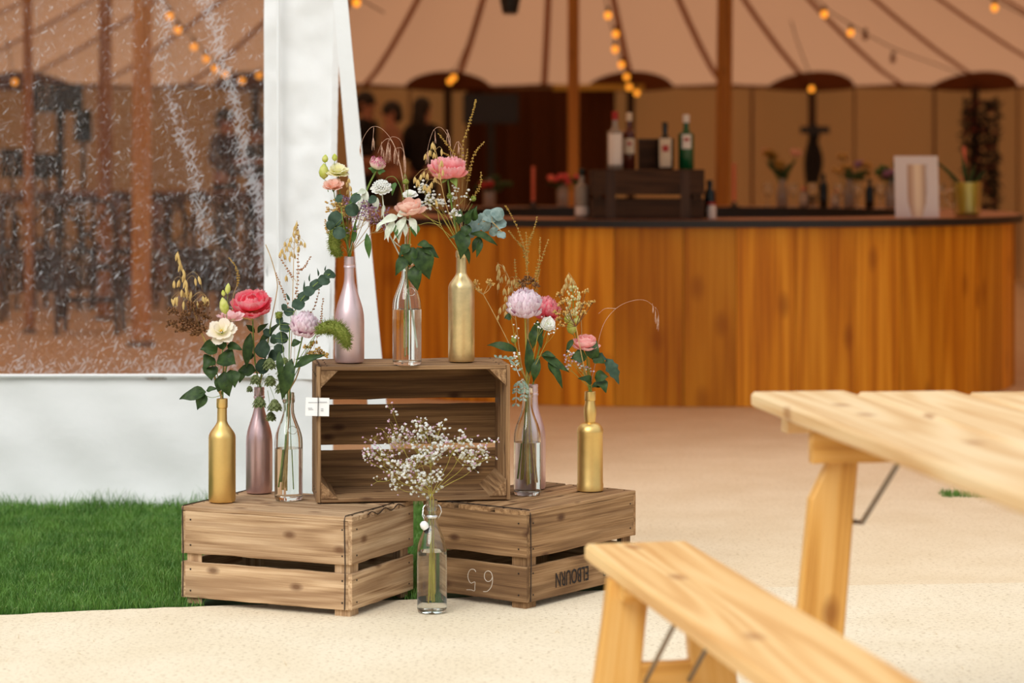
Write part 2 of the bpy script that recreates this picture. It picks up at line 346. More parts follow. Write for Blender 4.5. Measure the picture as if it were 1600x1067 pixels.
# tent
M['pvc'] = canvas('white_pvc', (0.90,0.91,0.91,1), (0.55,0.50,0.42,1), 0.06, 0.35, 9)
M['roof'] = canvas('sailcloth_roof', (0.42,0.285,0.19,1), (0.62,0.295,0.15,1), 0.5, 0.15, 4)
M['liner'] = canvas('sailcloth_wall', (0.40,0.19,0.075,1), (0.60,0.235,0.07,1), 0.45, 0.2, 3)
M['seam'] = canvas('roof_seam', (0.27,0.15,0.085,1), (0.42,0.17,0.068,1), 0.5)
M['patch'] = canvas('roof_patch', (0.16,0.07,0.035,1), (0.16,0.055,0.02,1), 0.4)
M['drape'] = canvas('brown_drape', (0.10,0.04,0.018,1), (0.06,0.02,0.008,1), 0.2)
def pvc_window():
    m = bpy.data.materials.new('clear_plastic'); m.use_nodes = True; n = N(m); n.t.nodes.remove(n.b)
    no = n.n('TexNoise', Scale=7.0, Detail=7.0, Roughness=0.62, Distortion=1.2); n.l(n.coords('Object', (1.6,1,0.7)), no.inputs['Vector'])
    no2 = n.n('TexNoise', Scale=30.0, Detail=4.0, Roughness=0.6, Distortion=2.0); n.l(n.coords('Object'), no2.inputs['Vector'])
    ad = n.n('Math', _operation='MULTIPLY_ADD'); ad.inputs[1].default_value = 0.35; n.l(no2.outputs['Fac'], ad.inputs[0]); n.l(no.outputs['Fac'], ad.inputs[2])
    bp = n.n('Bump', Strength=1.0, Distance=0.06); n.l(ad.outputs[0], bp.inputs['Height'])
    gl = n.n('BsdfGlossy', Roughness=0.08); gl.inputs['Color'].default_value = (1,1,1,1); n.l(bp.outputs[0], gl.inputs['Normal'])
    fr = n.n('Fresnel', IOR=1.55); n.l(bp.outputs[0], fr.inputs['Normal'])
    tr = n.n('BsdfTransparent', Color=(0.90,0.91,0.90,1)); mx = n.n('MixShader')
    f2x = n.n('Math', _operation='MULTIPLY', _use_clamp=True); f2x.inputs[1].default_value = 1.0; n.l(fr.outputs[0], f2x.inputs[0])
    n.l(f2x.outputs[0], mx.inputs[0]); n.l(tr.outputs[0], mx.inputs[1]); n.l(gl.outputs[0], mx.inputs[2])
    # scratches, creases and painted-in sky glints: pale dashes in three directions, densest along creases
    at = n.n('Attribute', _attribute_name='crease_glint'); acc = None
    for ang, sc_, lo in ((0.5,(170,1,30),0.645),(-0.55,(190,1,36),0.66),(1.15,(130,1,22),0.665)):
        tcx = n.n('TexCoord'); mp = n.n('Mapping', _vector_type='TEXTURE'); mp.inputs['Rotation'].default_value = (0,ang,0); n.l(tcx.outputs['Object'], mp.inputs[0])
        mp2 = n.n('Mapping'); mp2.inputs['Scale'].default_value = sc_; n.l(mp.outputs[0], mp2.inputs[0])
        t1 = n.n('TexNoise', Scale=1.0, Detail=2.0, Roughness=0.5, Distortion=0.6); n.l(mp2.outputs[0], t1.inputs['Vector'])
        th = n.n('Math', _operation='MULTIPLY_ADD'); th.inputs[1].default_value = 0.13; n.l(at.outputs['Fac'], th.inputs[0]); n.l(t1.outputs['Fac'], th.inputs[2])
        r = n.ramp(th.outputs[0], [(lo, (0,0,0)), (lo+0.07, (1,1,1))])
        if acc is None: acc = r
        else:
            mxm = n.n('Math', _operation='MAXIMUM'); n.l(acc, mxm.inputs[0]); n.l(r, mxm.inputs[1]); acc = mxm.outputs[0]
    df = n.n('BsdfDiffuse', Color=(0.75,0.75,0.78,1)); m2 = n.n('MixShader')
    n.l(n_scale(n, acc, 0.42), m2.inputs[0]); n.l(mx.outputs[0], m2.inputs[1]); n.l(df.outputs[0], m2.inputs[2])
    n.l(m2.outputs[0], n.out.inputs[0]); return m
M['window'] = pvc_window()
def matting(name, c1, c2, fleck):
    m = pmat(name, c1, 0.95); n = N(m); n.b.inputs['Specular IOR Level'].default_value = 0.1
    a = n.n('TexNoise', Scale=3.0, Detail=6.0, Roughness=0.6); n.l(n.coords('Object'), a.inputs['Vector'])
    col = n.ramp(a.outputs['Fac'], [(0.35, c1), (0.65, c2)])
    w = n.n('TexNoise', Scale=1.0, Detail=2.0, Roughness=0.6); n.l(n.coords('Object', (70,170,1)), w.inputs['Vector'])
    ff = n.ramp(w.outputs['Fac'], [(0.35, (1,1,1)), (0.42, (0,0,0))])
    col = n.mix(n_scale(n, ff, 0.8), col, fleck)
    wv = n.n('TexWave', Scale=70.0, Distortion=2.5, Detail=2.0, _bands_direction='Y'); n.l(n.coords('Object'), wv.inputs['Vector'])
    col = n.mix(n_scale(n, wv.outputs['Fac'], 0.13), col, tuple(c*0.55 for c in c1[:3])+(1,))
    n.l(col, n.b.inputs['Base Color'])
    ad = n.n('Math', _operation='ADD'); n.l(w.outputs['Fac'], ad.inputs[0]); n.l(wv.outputs['Fac'], ad.inputs[1])
    n.bump(ad.outputs[0], 0.35, 0.004); return m
M['mat'] = matting('coir_matting', (0.80,0.685,0.50,1), (0.86,0.75,0.57,1), (0.42,0.30,0.17,1))
M['mat2'] = matting('coir_matting_tan', (0.76,0.61,0.41,1), (0.83,0.69,0.49,1), (0.52,0.37,0.20,1))
def lawn():
    m = pmat('lawn_soil', (0.02,0.05,0.012,1), 0.95); n = N(m)
    a = n.n('TexNoise', Scale=12.0, Detail=6.0); n.l(n.coords('Object'), a.inputs['Vector'])
    n.l(n.ramp(a.outputs['Fac'], [(0.3, (0.016,0.04,0.010)), (0.7, (0.03,0.075,0.018))]), n.b.inputs['Base Color']); return m
M['lawn'] = lawn()
def grassmat():
    m = pmat('grass_blade', (0.05,0.15,0.03,1), 0.55); n = N(m)
    a = n.n('TexNoise', Scale=9.0, Detail=2.0); n.l(n.coords('Object'), a.inputs['Vector'])
    b = n.n('TexNoise', Scale=160.0, Detail=1.0); n.l(n.coords('Object', (1,1,0.2)), b.inputs['Vector'])
    c1 = n.ramp(a.outputs['Fac'], [(0.35, (0.075,0.20,0.028)), (0.65, (0.15,0.32,0.05))])
    f = n.ramp(b.outputs['Fac'], [(0.60, (0,0,0)), (0.74, (1,1,1))])
    col = n.mix(n_scale(n, f, 0.85), c1, (0.36,0.44,0.15,1)); n.l(col, n.b.inputs['Base Color'])
    tr = n.n('BsdfTranslucent'); n.l(col, tr.inputs[0]); mx = n.n('MixShader', Fac=0.3)
    n.l(n.b.outputs[0], mx.inputs[1]); n.l(tr.outputs[0], mx.inputs[2]); n.l(mx.outputs[0], n.out.inputs[0]); return m
M['grass'] = grassmat()

# ================================================================== THE SETTING
def slab(name, poly, z0, z1, mat, sub=None):
    b = MB(); n = len(poly)
    b.add([(x,y,z0) for x,y in poly]+[(x,y,z1) for x,y in poly],
          [tuple(range(n-1,-1,-1)), tuple(range(n,2*n))]+[(i,(i+1)%n,n+(i+1)%n,n+i) for i in range(n)])
    o = b.build(name, mat); return o
g = slab('ground', [(-40,-30),(40,-30),(40,60),(-40,60)], -0.05, -0.014, M['lawn'])
tag(g, 'lawn the tent stands on', None, None, 'structure')
def edge_pts(pts, amp=0.006, n=10):
    out = []
    for (a, b) in zip(pts[:-1], pts[1:]):
        for i in range(n):
            t = i/n; out.append((a[0]+(b[0]-a[0])*t+rnd(-amp,amp), a[1]+(b[1]-a[1])*t+rnd(-amp,amp)))
    out.append(pts[-1]); return out
near_edge = edge_pts([(6,7.95),(1.5,7.20),(0.28,7.07),(-0.2,6.93),(-0.92,6.80),(-1.41,6.68),(-6,5.7)], 0.008)
o = slab('floor', [(-6,-3),(6,-3)]+near_edge, -0.012, 0.0, M['mat']); tag(o, 'cream coir matting laid across the foreground', None, None, 'structure')
o = slab('floor', [(0.36,6.95),(6,7.75),(6,9.3)]+edge_pts([(6,9.10),(1.7,9.10),(1.1,9.0),(0.47,8.93),(0.12,8.9)])+edge_pts([(0.12,8.9),(0.36,7.0)],0.01,5), -0.0135, -0.004, M['mat2'])
tag(o, 'tan coir matting strip between the crates and the tent', None, None, 'structure')
o = slab('floor', [(-9.2,8.86),(-0.5,8.86),(0.1,8.86),(1.0,8.98),(1.7,9.04),(9.2,9.2),(9.2,26.2),(-9.2,26.2)], -0.0125, -0.006, M['mat2'])
tag(o, 'brown coir matting floor inside the tent', None, None, 'structure')

# grass: blades on the strip in front of the tent wall
def grass():
    vs = []; fs = []; R = random.Random(3)
    def blade(x, y, h, w):
        a = R.uniform(0, 2*PI); lean = R.uniform(0.1,0.8)*h; la = R.uniform(0, 2*PI)
        dx, dy = math.cos(a)*w, math.sin(a)*w; lx, ly = math.cos(la)*lean, math.sin(la)*lean
        o = len(vs); z = -0.014
        vs.extend([(x-dx,y-dy,z),(x+dx,y+dy,z),(x+dx*0.7+lx*0.35,y+dy*0.7+ly*0.35,z+h*0.6),(x-dx*0.7+lx*0.35,y-dy*0.7+ly*0.35,z+h*0.6),(x+lx,y+ly,z+h)])
        fs.append((o,o+1,o+2,o+3)); fs.append((o+3,o+2,o+4))
    ne = sorted(near_edge)
    def front(x):
        for (a, b) in zip(ne[:-1], ne[1:]):
            if a[0] <= x <= b[0]: return a[1]+(b[1]-a[1])*(x-a[0])/max(1e-6,b[0]-a[0])
        return 6.7
    n = 0
    while n < 105000:
        x = R.uniform(-2.3, 0.34); y = R.uniform(6.45, 8.9)
        if y < front(x)+0.004: continue
        if x > 0.34-(y-7.0)*0.13: continue
        skip = False
        for (nx, ny, ux, uy, vx, vy) in ((-0.439,6.635,-0.914,0.405,0.405,0.914),(0.041,6.75,0.6,0.8,-0.8,0.6)):
            a_, b_ = (x-nx)*ux+(y-ny)*uy, (x-nx)*vx+(y-ny)*vy
            if -0.004 < a_ < 0.549 and -0.004 < b_ < 0.384: skip = True
        if skip: continue
        if noise.noise(Vector((x*9,y*9,0))) < R.uniform(-1.0,-0.2): continue
        h = R.uniform(0.022,0.045)*(1.0+0.5*noise.noise(Vector((x*5,y*5,3))))
        if y > 8.72 and R.random() < 0.25: h *= 1.7
        blade(x, y, h, R.uniform(0.0010,0.0019)); n += 1
    for k in range(1500):
        blade(R.uniform(1.62,2.4), R.uniform(9.07,9.2), R.uniform(0.02,0.04), 0.002)
    me = bpy.data.meshes.new('grass'); me.from_pydata(vs, [], fs); me.update(); me.materials.append(M['grass'])
    o = bpy.data.objects.new('grass', me); COL.objects.link(o)
    tag(o, 'short green grass in front of the white tent wall', 'grass', None, 'stuff')
    # loose clippings lying on the matting
    b = MB()
    for k in range(150):
        x = R.uniform(-1.4,1.3); y = R.uniform(5.3, 6.75)
        a = R.uniform(0,2*PI); l = R.uniform(0.008,0.028); w = 0.0008
        dx, dy = math.cos(a), math.sin(a); zz = R.uniform(0.001,0.010)
        b.add([(x-dy*w,y+dx*w,0.0006),(x+dy*w,y-dx*w,0.0006),(x+dx*l,y+dy*l,zz)], [(0,1,2)])
    o = b.build('grass_clippings', M['straw']); tag(o, 'loose grass clippings scattered over the cream matting', 'clippings', None, 'stuff')
grass()

# ---- tent front wall: white pvc with a clear window
WY = 8.82
def grid(name, x0, x1, z0, z1, nx, nz, f, mat, parent=None, kind=None):
    b = MB(); vs = []; fs = []
    for j in range(nz+1):
        for i in range(nx+1):
            x = x0+(x1-x0)*i/nx; z = z0+(z1-z0)*j/nz; r = f(x, z)
            vs.append(r if isinstance(r, tuple) else (x, WY+r, z))
    for j in range(nz):
        for i in range(nx):
            a = j*(nx+1)+i; fs.append((a, a+1, a+nx+2, a+nx+1))
    b.add(vs, fs); return b.build(name, mat, parent, True, kind)
sW = FPX/WY
wx = lambda px: (px-CX)/sW
zz = lambda py: CAMZ-(py-HY)/sW
win_x, win_z = wx(413), zz(588)
def fold1(x, z):
    return 0.010*noise.noise(Vector((x*2.1, z*5, 1)))+0.012*noise.noise(Vector((x*0.9+z*0.5, z*1.4, 5)))+0.004*math.sin((x*1.2+z)*17+3*noise.noise(Vector((x,z,0))))
def fold2(x, z):
    t = (x-win_x)/(wx(524)-win_x)
    right = wx(526)-max(0, (zz(0)-z))*0.02
    xx = win_x+(right-win_x)*t
    d = 0.0035*noise.noise(Vector((x*22+z*9, z*17, 12)))+0.009*noise.noise(Vector((x*8, z*10, 2)))+0.010*noise.noise(Vector((x*3+z*2.0, z*3.3-x*4, 6)))+0.02*math.sin(t*PI*1.3+0.8*noise.noise(Vector((0,z*1.1,4))))*(0.4+0.6*t)
    return (xx, WY-0.01+d, z)
o = grid('wall_front', -4.6, wx(520), -0.012, win_z, 130, 30, fold1, M['pvc'], None, 'structure'); tag(o, 'white canvas skirt of the tent wall below the window')
o = grid('wall_front', win_x, wx(524), win_z-0.01, 2.62, 40, 120, fold2, M['pvc'], None, 'structure'); tag(o, 'white canvas panel beside the clear tent window')
wp = o
b = MB(); b.tube([(win_x+0.055, WY-0.036+0.004*math.sin(z*3), z) for z in [win_z+0.05*i for i in range(43)]], 0.007, 6); b.build('piping', M['pvc'], wp, True)
b = MB()
for i in range(40):
    z = win_z+0.05*i
    x = wx(526)-max(0, (zz(0)-z))*0.02
    b.box((x+0.004, WY-0.026+0.008*math.sin(z*2.5), z+0.025), (0.022, 0.012, 0.051))
b.build('edge_binding', M['pvc'], wp)
o = grid('wall_front', -4.6, win_x, 2.3, 2.62, 20, 4, fold1, M['pvc'], None, 'structure'); tag(o, 'white canvas band above the clear tent window')
def crinkle(x, z):
    u = x*0.9+z*0.55
    r = 0.020*noise.noise(Vector((x*1.3, z*1.0, 9)))+0.012*noise.noise(Vector((u*6, z*1.2, 2)))+0.006*noise.noise(Vector((x*9, z*7, 4)))
    a = x-win_x+0.30+ (z-1.5)*0.33
    r += 0.022*math.exp(-(a/0.07)**2)*math.sin(z*6+a*30)
    a2 = x-win_x+0.62+(z-1.5)*0.28
    r += 0.014*math.exp(-(a2/0.05)**2)
    return r*1.0
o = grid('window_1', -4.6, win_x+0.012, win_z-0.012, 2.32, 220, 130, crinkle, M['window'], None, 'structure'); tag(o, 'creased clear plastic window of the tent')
att = o.data.attributes.new('crease_glint', 'FLOAT', 'POINT'); cv = []  # density mask for the painted glints and crease marks
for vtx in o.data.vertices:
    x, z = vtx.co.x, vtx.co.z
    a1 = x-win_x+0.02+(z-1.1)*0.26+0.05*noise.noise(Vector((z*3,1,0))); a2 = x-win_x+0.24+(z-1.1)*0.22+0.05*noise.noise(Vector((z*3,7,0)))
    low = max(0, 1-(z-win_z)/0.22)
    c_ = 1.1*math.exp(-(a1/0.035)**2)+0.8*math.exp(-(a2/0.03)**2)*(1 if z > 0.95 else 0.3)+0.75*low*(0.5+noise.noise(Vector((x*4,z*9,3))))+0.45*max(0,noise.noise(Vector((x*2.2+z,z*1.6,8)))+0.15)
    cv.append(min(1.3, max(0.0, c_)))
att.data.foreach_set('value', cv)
b = MB(); b.tube([(x, WY-0.016+fold1(x, win_z)*0.8, win_z+0.004) for x in [-4.6+0.1*i for i in range(38)]], 0.007, 6)
o = b.build('trim_1', M['pvc'], None, True, 'structure'); tag(o, 'welded white edge under the clear tent window')

# ---- white strap leaning beside the doorway
t = thing('canvas_strap', 'white flat canvas strap leaning taut beside the tent doorway', 'strap', P(604,797,8.70))
b = MB(); vs = []; n = 24
for i in range(n+1):
    y = 797+(-300-797)*i/n; cxp = 532+52*y/575.0
    w = (22+6.5*y/575.0)/2; bow = 0.006*math.sin(i*0.7)
    for sx_, dy in ((-1,-0.008),(1,-0.002),(1,0.012),(-1,0.006)):
        p = P(cxp+sx_*w, y, 8.70); p.y += dy+bow; vs.append(p)
fs = [(3,2,1,0),(n*4,n*4+1,n*4+2,n*4+3)]
for i in range(n):
    for k in range(4): fs.append((i*4+k, i*4+(k+1)%4, i*4+4+(k+1)%4, i*4+4+k))
b.add(vs, fs); b.build('webbing', M['pvc'], t)
b = MB(); p0 = P(604,797,8.70); b.box((p0.x, p0.y, 0.012), (0.10,0.05,0.024)); b.build('ground_plate', M['steel'], t)

# ---- tent roof, back and side walls
PK = V(0.35, 17.8, 4.75)
def eave_points():
    pts = []; x0 = (568-CX)/(FPX/26.0)
    bx = [x0+0.97*k for k in range(-8, 12)]; bx = [x for x in bx if -9 < x < 9]
    pts += [V(x, 26, 2.10) for x in [-9]+bx+[9]]
    pts += [V(9, y, 2.10+(26-y)/17*0.45) for y in [24,22,20,18,16,14,12,10.4]]
    pts += [V(x, 8.7, 2.58) for x in [9,7.5,6,4.6,3.2,1.9,0.6,-0.7,-2.0,-3.4,-4.8,-6.3,-7.6,-9]]
    pts += [V(-9, y, 2.10+(26-y)/17*0.45) for y in [10.4,12,14,16,18,20,22,24]]
    return pts
EP = eave_points()
def roof_pt(e, t):
    q = e.lerp(PK, t); q.z = e.z+(PK.z-e.z)*(t**1.25); return q
ceil = thing('ceiling', 'tan sailcloth tent roof rising to the central pole', None, PK, kind='structure')
for i, e in enumerate(EP):
    e2 = EP[(i+1) % len(EP)]; b = MB(); vs = []; fs = []; nr, nc = 10, 4
    for r in range(nr+1):
        tt = 0.97*r/nr
        a, c = roof_pt(e, tt), roof_pt(e2, tt)
        for k in range(nc+1):
            u = k/nc; p = a.lerp(c, u); p.z -= 0.05*math.sin(PI*u)*math.sin(PI*min(1,tt+0.15)); vs.append(p)
    for r in range(nr):
        for k in range(nc):
            q = r*(nc+1)+k; fs.append((q, q+1, q+nc+2, q+nc+1))
    b.add(vs, fs); b.build('roof_panel', M['roof'], ceil, True)
    if e.y > 25.9:
        b = MB(); vs = []; fs = []
        for r in range(nr+1):
            p = roof_pt(e, 0.97*r/nr); p.z -= 0.012; w = 0.034-0.012*r/nr
            vs += [p+V(-w,0,0), p+V(w,0,0)]
        fs = [(2*r, 2*r+1, 2*r+3, 2*r+2) for r in range(nr)]
        b.add(vs, fs); b.build('seam', M['seam'], ceil)
def wallgrid(name, label, a, c, z1a, z1c, n, mat, amp=0.05, freq=9):
    a, c = Vector(a), Vector(c); b = MB(); vs = []; fs = []; d = (c-a).normalized(); nn = V(-d.y, d.x, 0); L = (c-a).length
    for i in range(n+1):
        u = i/n; p = a.lerp(c, u); f = amp*(0.6*math.sin(u*L*freq+2*noise.noise(Vector((u*L*0.7,0,0))))+noise.noise(Vector((u*L*1.7,3,0))))
        top = z1a+(z1c-z1a)*u
        vs += [(p+nn*f)+V(0,0,-0.014), (p+nn*f*0.9)+V(0,0,top*0.5), p+nn*f*0.3+V(0,0,top)]
    for i in range(n): fs += [(3*i, 3*i+3, 3*i+4, 3*i+1), (3*i+1, 3*i+4, 3*i+5, 3*i+2)]
    b.add(vs, fs); o = b.build(name, mat, None, True, 'structure'); tag(o, label); return o
wallgrid('wall_back', 'pleated tan canvas back wall of the tent', (-9,26,0), (9,26,0), 2.12, 2.12, 420, M['liner'])
wallgrid('wall_left', 'tan canvas side wall at the left of the tent', (-9,8.8,0), (-9,26,0), 2.56, 2.12, 200, M['liner'])
wallgrid('wall_right', 'tan canvas side wall at the right of the tent', (9,26,0), (9,8.8,0), 2.12, 2.56, 200, M['liner'])
b = MB(); b.tube([(-9,25.9,2.10),(9,25.9,2.10)], 0.028, 6); o = b.build('trim_2', M['seam'], None, False, 'structure'); tag(o, 'dark eave band along the tent back wall')
# seams of the wall curtain
b_parts = [(1175,0.03),(1335,0.02),(1460,0.03),(1590,0.02),(640,0.02)]
for px, w in b_parts:
    p = P(px, 135, 25.86); b = MB(); b.box((p.x, 25.86, 1.05), (w, 0.01, 2.06)); o = b.build('trim_3', M['seam'], None, False, 'structure'); tag(o, 'vertical seam strip on the tent back wall')
# dark doorway drape with a pale lintel
x0, x1 = P(728,0,25.6).x, P(962,0,25.6).x
b = MB(); vs = []; fs = []; n = 60
for i in range(n+1):
    u = i/n; f = 0.05*math.sin(u*38)
    vs += [(x0+(x1-x0)*u, 25.70+f, -0.005), (x0+(x1-x0)*u, 25.70+f*0.5, 2.06)]
fs = [(2*i, 2*i+2, 2*i+3, 2*i+1) for i in range(n)]
b.add(vs, fs); dr = b.build('curtain', M['drape'], None, True); tag(dr, 'dark brown hanging drape over the back wall behind the screen', 'curtain')
p = P(935,138,25.3); b = MB(); b.box((p.x, 25.3, 2.06), (0.95,0.05,0.06)); o = b.build('trim_4', pmat('lintel', (0.55,0.36,0.05,1), 0.6), None, False, 'structure'); tag(o, 'yellow wooden lintel above the dark drape')

# ---- tent poles
def pole(px, d, r, label, lean=0.0, top=None, mat='pole'):
    p = P(px, 259, d); e = V(p.x, d, -0.006)
    # roof height above this spot: march from the nearest eave ray
    q = V(p.x, d, 0); dirv = V(p.x-PK.x, d-PK.y, 0)
    best = 4.6
    if dirv.length > 0.05:
        dn = dirv.normalized(); s = []
        if abs(dn.x) > 1e-6: s.append(((9 if dn.x > 0 else -9)-PK.x)/dn.x)
        if abs(dn.y) > 1e-6: s.append(((26 if dn.y > 0 else 8.7)-PK.y)/dn.y)
        full = min(k for k in s if k > 0); tt = 1-dirv.length/full
        ez = 2.10+(26-(PK.y+dn.y*full))/17*0.45
        best = ez+(PK.z-ez)*(max(tt,0)**1.25)-0.10
    if top: best = top
    t = thing('tent_pole', label, 'pole', e)
    b = MB(); b.tube([e+V(0,0,0.02), V(p.x+lean*0.5, d, best*0.5), V(p.x+lean, d, best)], [r, r, r*0.92], 14); b.build('shaft', M[mat], t, True)
    b = MB(); b.lathe([(r*1.5,0),(r*1.5,0.03),(r*1.05,0.035)], 14, e); b.build('foot_plate', M['steel'], t)
    b = MB(); b.lathe([(r*1.06,-0.04),(r*1.06,0.0)], 14, (p.x+lean, d, best)); b.build('top_ferrule', M['steel'], t); return t
pole(896, 18.0, 0.043, 'slim brown wooden tent pole behind the crate on the bar', 0.0)
pole(1128, 18.4, 0.060, 'thick dark wooden tent pole right of the green bottle', 0.04)
pole(220, 16.7, 0.066, 'thick pale wooden tent pole seen through the clear window', 0.02, None, 'pole_pale')
pole(163, 19.5, 0.055, 'reddish brown tent pole behind the pale pole in the window', 0.01)
pole(46, 18.0, 0.035, 'slim tent pole beside the dark monitor in the window', -0.02)
EAVE = [(50,'dark eave pole behind the monitor in the clear window'), (700,'eave pole with a lit bulb beside the dark drape'), (985,'eave pole where the long festoon string ends'), (1268,'eave pole carrying the dark heater bar'), (1522,'eave pole behind the foliage trellis'), (400,'eave pole behind the seated dark figure in the window')]
for px, lab in EAVE:
    p = P(px, 135, 25.75); t = thing('eave_pole', lab, 'pole', (p.x, 25.75, -0.006))
    b = MB(); b.tube([(p.x,25.7,0),(p.x,25.7,2.1)], 0.045, 10); b.build('shaft', M['darkwood'], t, True)
    # round reinforcement on the roof cloth above the pole
    b = MB(); e = V(p.x, 25.9, 2.10); vs = []; fs = []; nr, ns = 4, 20
    for r in range(nr+1):
        for k in range(ns+1):
            a = PI*k/ns; rr = r/nr; ins = math.sin(a)*rr*0.85
            q = V(e.x+math.cos(a)*rr*0.47, 25.95-ins, 2.10+2.65*((ins/8.2)**1.25)-0.035-0.03*(1-rr*rr)); vs.append(q)
    for r in range(nr):
        for k in range(ns):
            q = r*(ns+1)+k; fs.append((q,q+1,q+ns+2,q+ns+1))
    b.add(vs, fs); b.build('roof_patch', M['patch'], t, True)

# ================================================================== CRATES
def board_mesh(L, T, W, wear=0.0015, nseg=10, c=0.0018):
    """long axis x, thickness y, width z, chamfered, edges worn"""
    b = MB(); vs = []; fs = []; R = random.Random(rnd(0,1e6)); s0 = R.uniform(0,50)
    for i in range(nseg+1):
        x = -L/2+L*i/nseg
        top = W/2+wear*(noise.noise(Vector((x*14, s0, 0)))*1.6+R.uniform(-0.5,0.5)); bot = -W/2+wear*(noise.noise(Vector((x*14, s0+9, 0)))*1.6+R.uniform(-0.5,0.5))
        bow = wear*0.8*noise.noise(Vector((x*5, s0+20, 0)))
        h = T/2
        for (y, z) in ((-h+c,bot),(h-c,bot),(h,bot+c),(h,top-c),(h-c,top),(-h+c,top),(-h,top-c),(-h,bot+c)): vs.append((x, y+bow, z))
    for i in range(nseg):
        for k in range(8): fs.append((i*8+k, i*8+(k+1)%8, i*8+8+(k+1)%8, i*8+8+k))
    fs.append(tuple(range(7,-1,-1))); fs.append(tuple(nseg*8+k for k in range(8)))
    fs = [tuple(reversed(f)) for f in fs]
    b.add(vs, fs); return b.mesh('board')
def board(name, L, T, W, mat, parent, loc, rot=(0,0,0), wear=0.0015, c=0.0018, nseg=10):
    me = board_mesh(L, T, W, wear, nseg, c); me.materials.append(mat)
    o = bpy.data.objects.new(name, me); COL.objects.link(o); o.parent = parent; o.location = loc; o.rotation_euler = rot; return o
def crate(name, label, L, W, D, loc, rot, mat, feet=0.018, gap=0.024, h1=0.12, group=None, inner=None, nbase=3):
    r = thing(name, label, 'crate', loc, rot, group); t = 0.012; inner = inner or mat
    h2 = D-t-feet-gap-h1; out = {}
    z1, z2 = D-t-h1/2, feet+h2/2
    for s in (-1,1):
        for key, z, h in (('hi',z1,h1),('lo',z2,h2)):
            out[('long',s,key)] = board('side_board', L-2*t-0.001, t, h, mat, r, (0, s*(W/2-t/2), z))
            out[('end',s,key)] = board('end_board', W-0.001, t, h, mat, r, (s*(L/2-t/2), 0, z), (0,0,PI/2))
    bw = (W-(nbase-1)*0.016)/nbase
    for k in range(nbase):
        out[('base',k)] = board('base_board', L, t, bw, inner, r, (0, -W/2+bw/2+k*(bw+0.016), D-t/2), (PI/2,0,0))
    for sx_ in (-1,1):
        for sy in (-1,1):
            a = 0.048; x, y = sx_*(L/2-t), sy*(W/2-t); zt = D-t-0.0005; b = MB()
            # triangular corner post, long axis = its own x
            tri = [(0,0),(a,0),(0,a)]; vs = [(0, ty, tz) for ty, tz in tri]+[(zt, ty, tz) for ty, tz in tri]
            b.add(vs, [(2,1,0),(3,4,5),(0,1,4,3),(1,2,5,4),(2,0,3,5)])
            me = b.mesh('corner_post'); me.materials.append(mat); o = bpy.data.objects.new('corner_post', me); COL.objects.link(o); o.parent = r
            M3 = Matrix(((0,-sx_,0,x),(0,0,-sy,y),(1,0,0,0),(0,0,0,1))); o.matrix_local = M3
    b = MB()
    for s in (-1,1):
        for e in (-1,1):
            for z, h in ((z1,h1),(z2,h2)):
                for q in (-0.3,0.3):
                    b.box((e*(L/2-0.030), s*(W/2+0.0004), z+q*h), (0.004,0.002,0.004))
                    b.box((s*(L/2+0.0004), e*(W/2-0.028), z+q*h), (0.002,0.004,0.004))
        for e in (-1,1):
            for k in range(nbase*2): b.box((s*(L/2-0.016), -W/2+(k+0.5)*W/(nbase*2), D+0.0003), (0.004,0.004,0.0015))
    b.build('nails', M['nail'], r, kind='stuff', local=True)
    return r, out
LH = 0.275
# left crate: near corner (-.421, 6.63); long side runs left and back
aL = math.atan2(0.227, -0.491); u = V(math.cos(aL), math.sin(aL), 0); v = V(0.39, 0.92, 0).normalized()
u = V(-0.914, 0.405, 0).normalized(); v = V(0.405, 0.914, 0)
LL, WW = 0.545, 0.38
cL = V(-0.439, 6.635, 0)+u*(LL/2)+v*(WW/2)
rzL = math.atan2(-u.y, -u.x)
crL, pL = crate('wooden_crate', 'upturned apple crate carrying a gold, a rose and a clear bottle', LL, WW, LH, cL, (0,0,rzL), M['crate'], group=None)
# right crate: near corner (.041, 6.75); long side runs right and back
uR = V(0.60, 0.80, 0); vR = V(-0.80, 0.60, 0)
WR = 0.37
cR = V(0.041, 6.75, 0)+uR*(LL/2)+vR*(WR/2)
crR, pR = crate('wooden_crate', 'darker upturned apple crate chalked with a number and stencilled with lettering', LL, WR, LH, cR, (0,0,math.atan2(uR.y,uR.x)), M['crate_dark'])
# upright crate standing on both, open towards the front
psi = math.radians(7.5); LT, WT, DT = 0.556, 0.388, 0.275
fl = V(-0.556, 6.885, 0); ex = V(math.cos(psi), math.sin(psi), 0); ey = V(-math.sin(psi), math.cos(psi), 0)
cT = fl+ex*(LT/2)+V(0,0,LH+WT/2+0.0044)
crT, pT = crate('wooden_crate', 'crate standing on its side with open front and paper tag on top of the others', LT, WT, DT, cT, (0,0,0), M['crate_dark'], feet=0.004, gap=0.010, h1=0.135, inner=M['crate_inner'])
crT.rotation_euler = Matrix((ex, V(0,0,-1), ey)).transposed().to_euler()
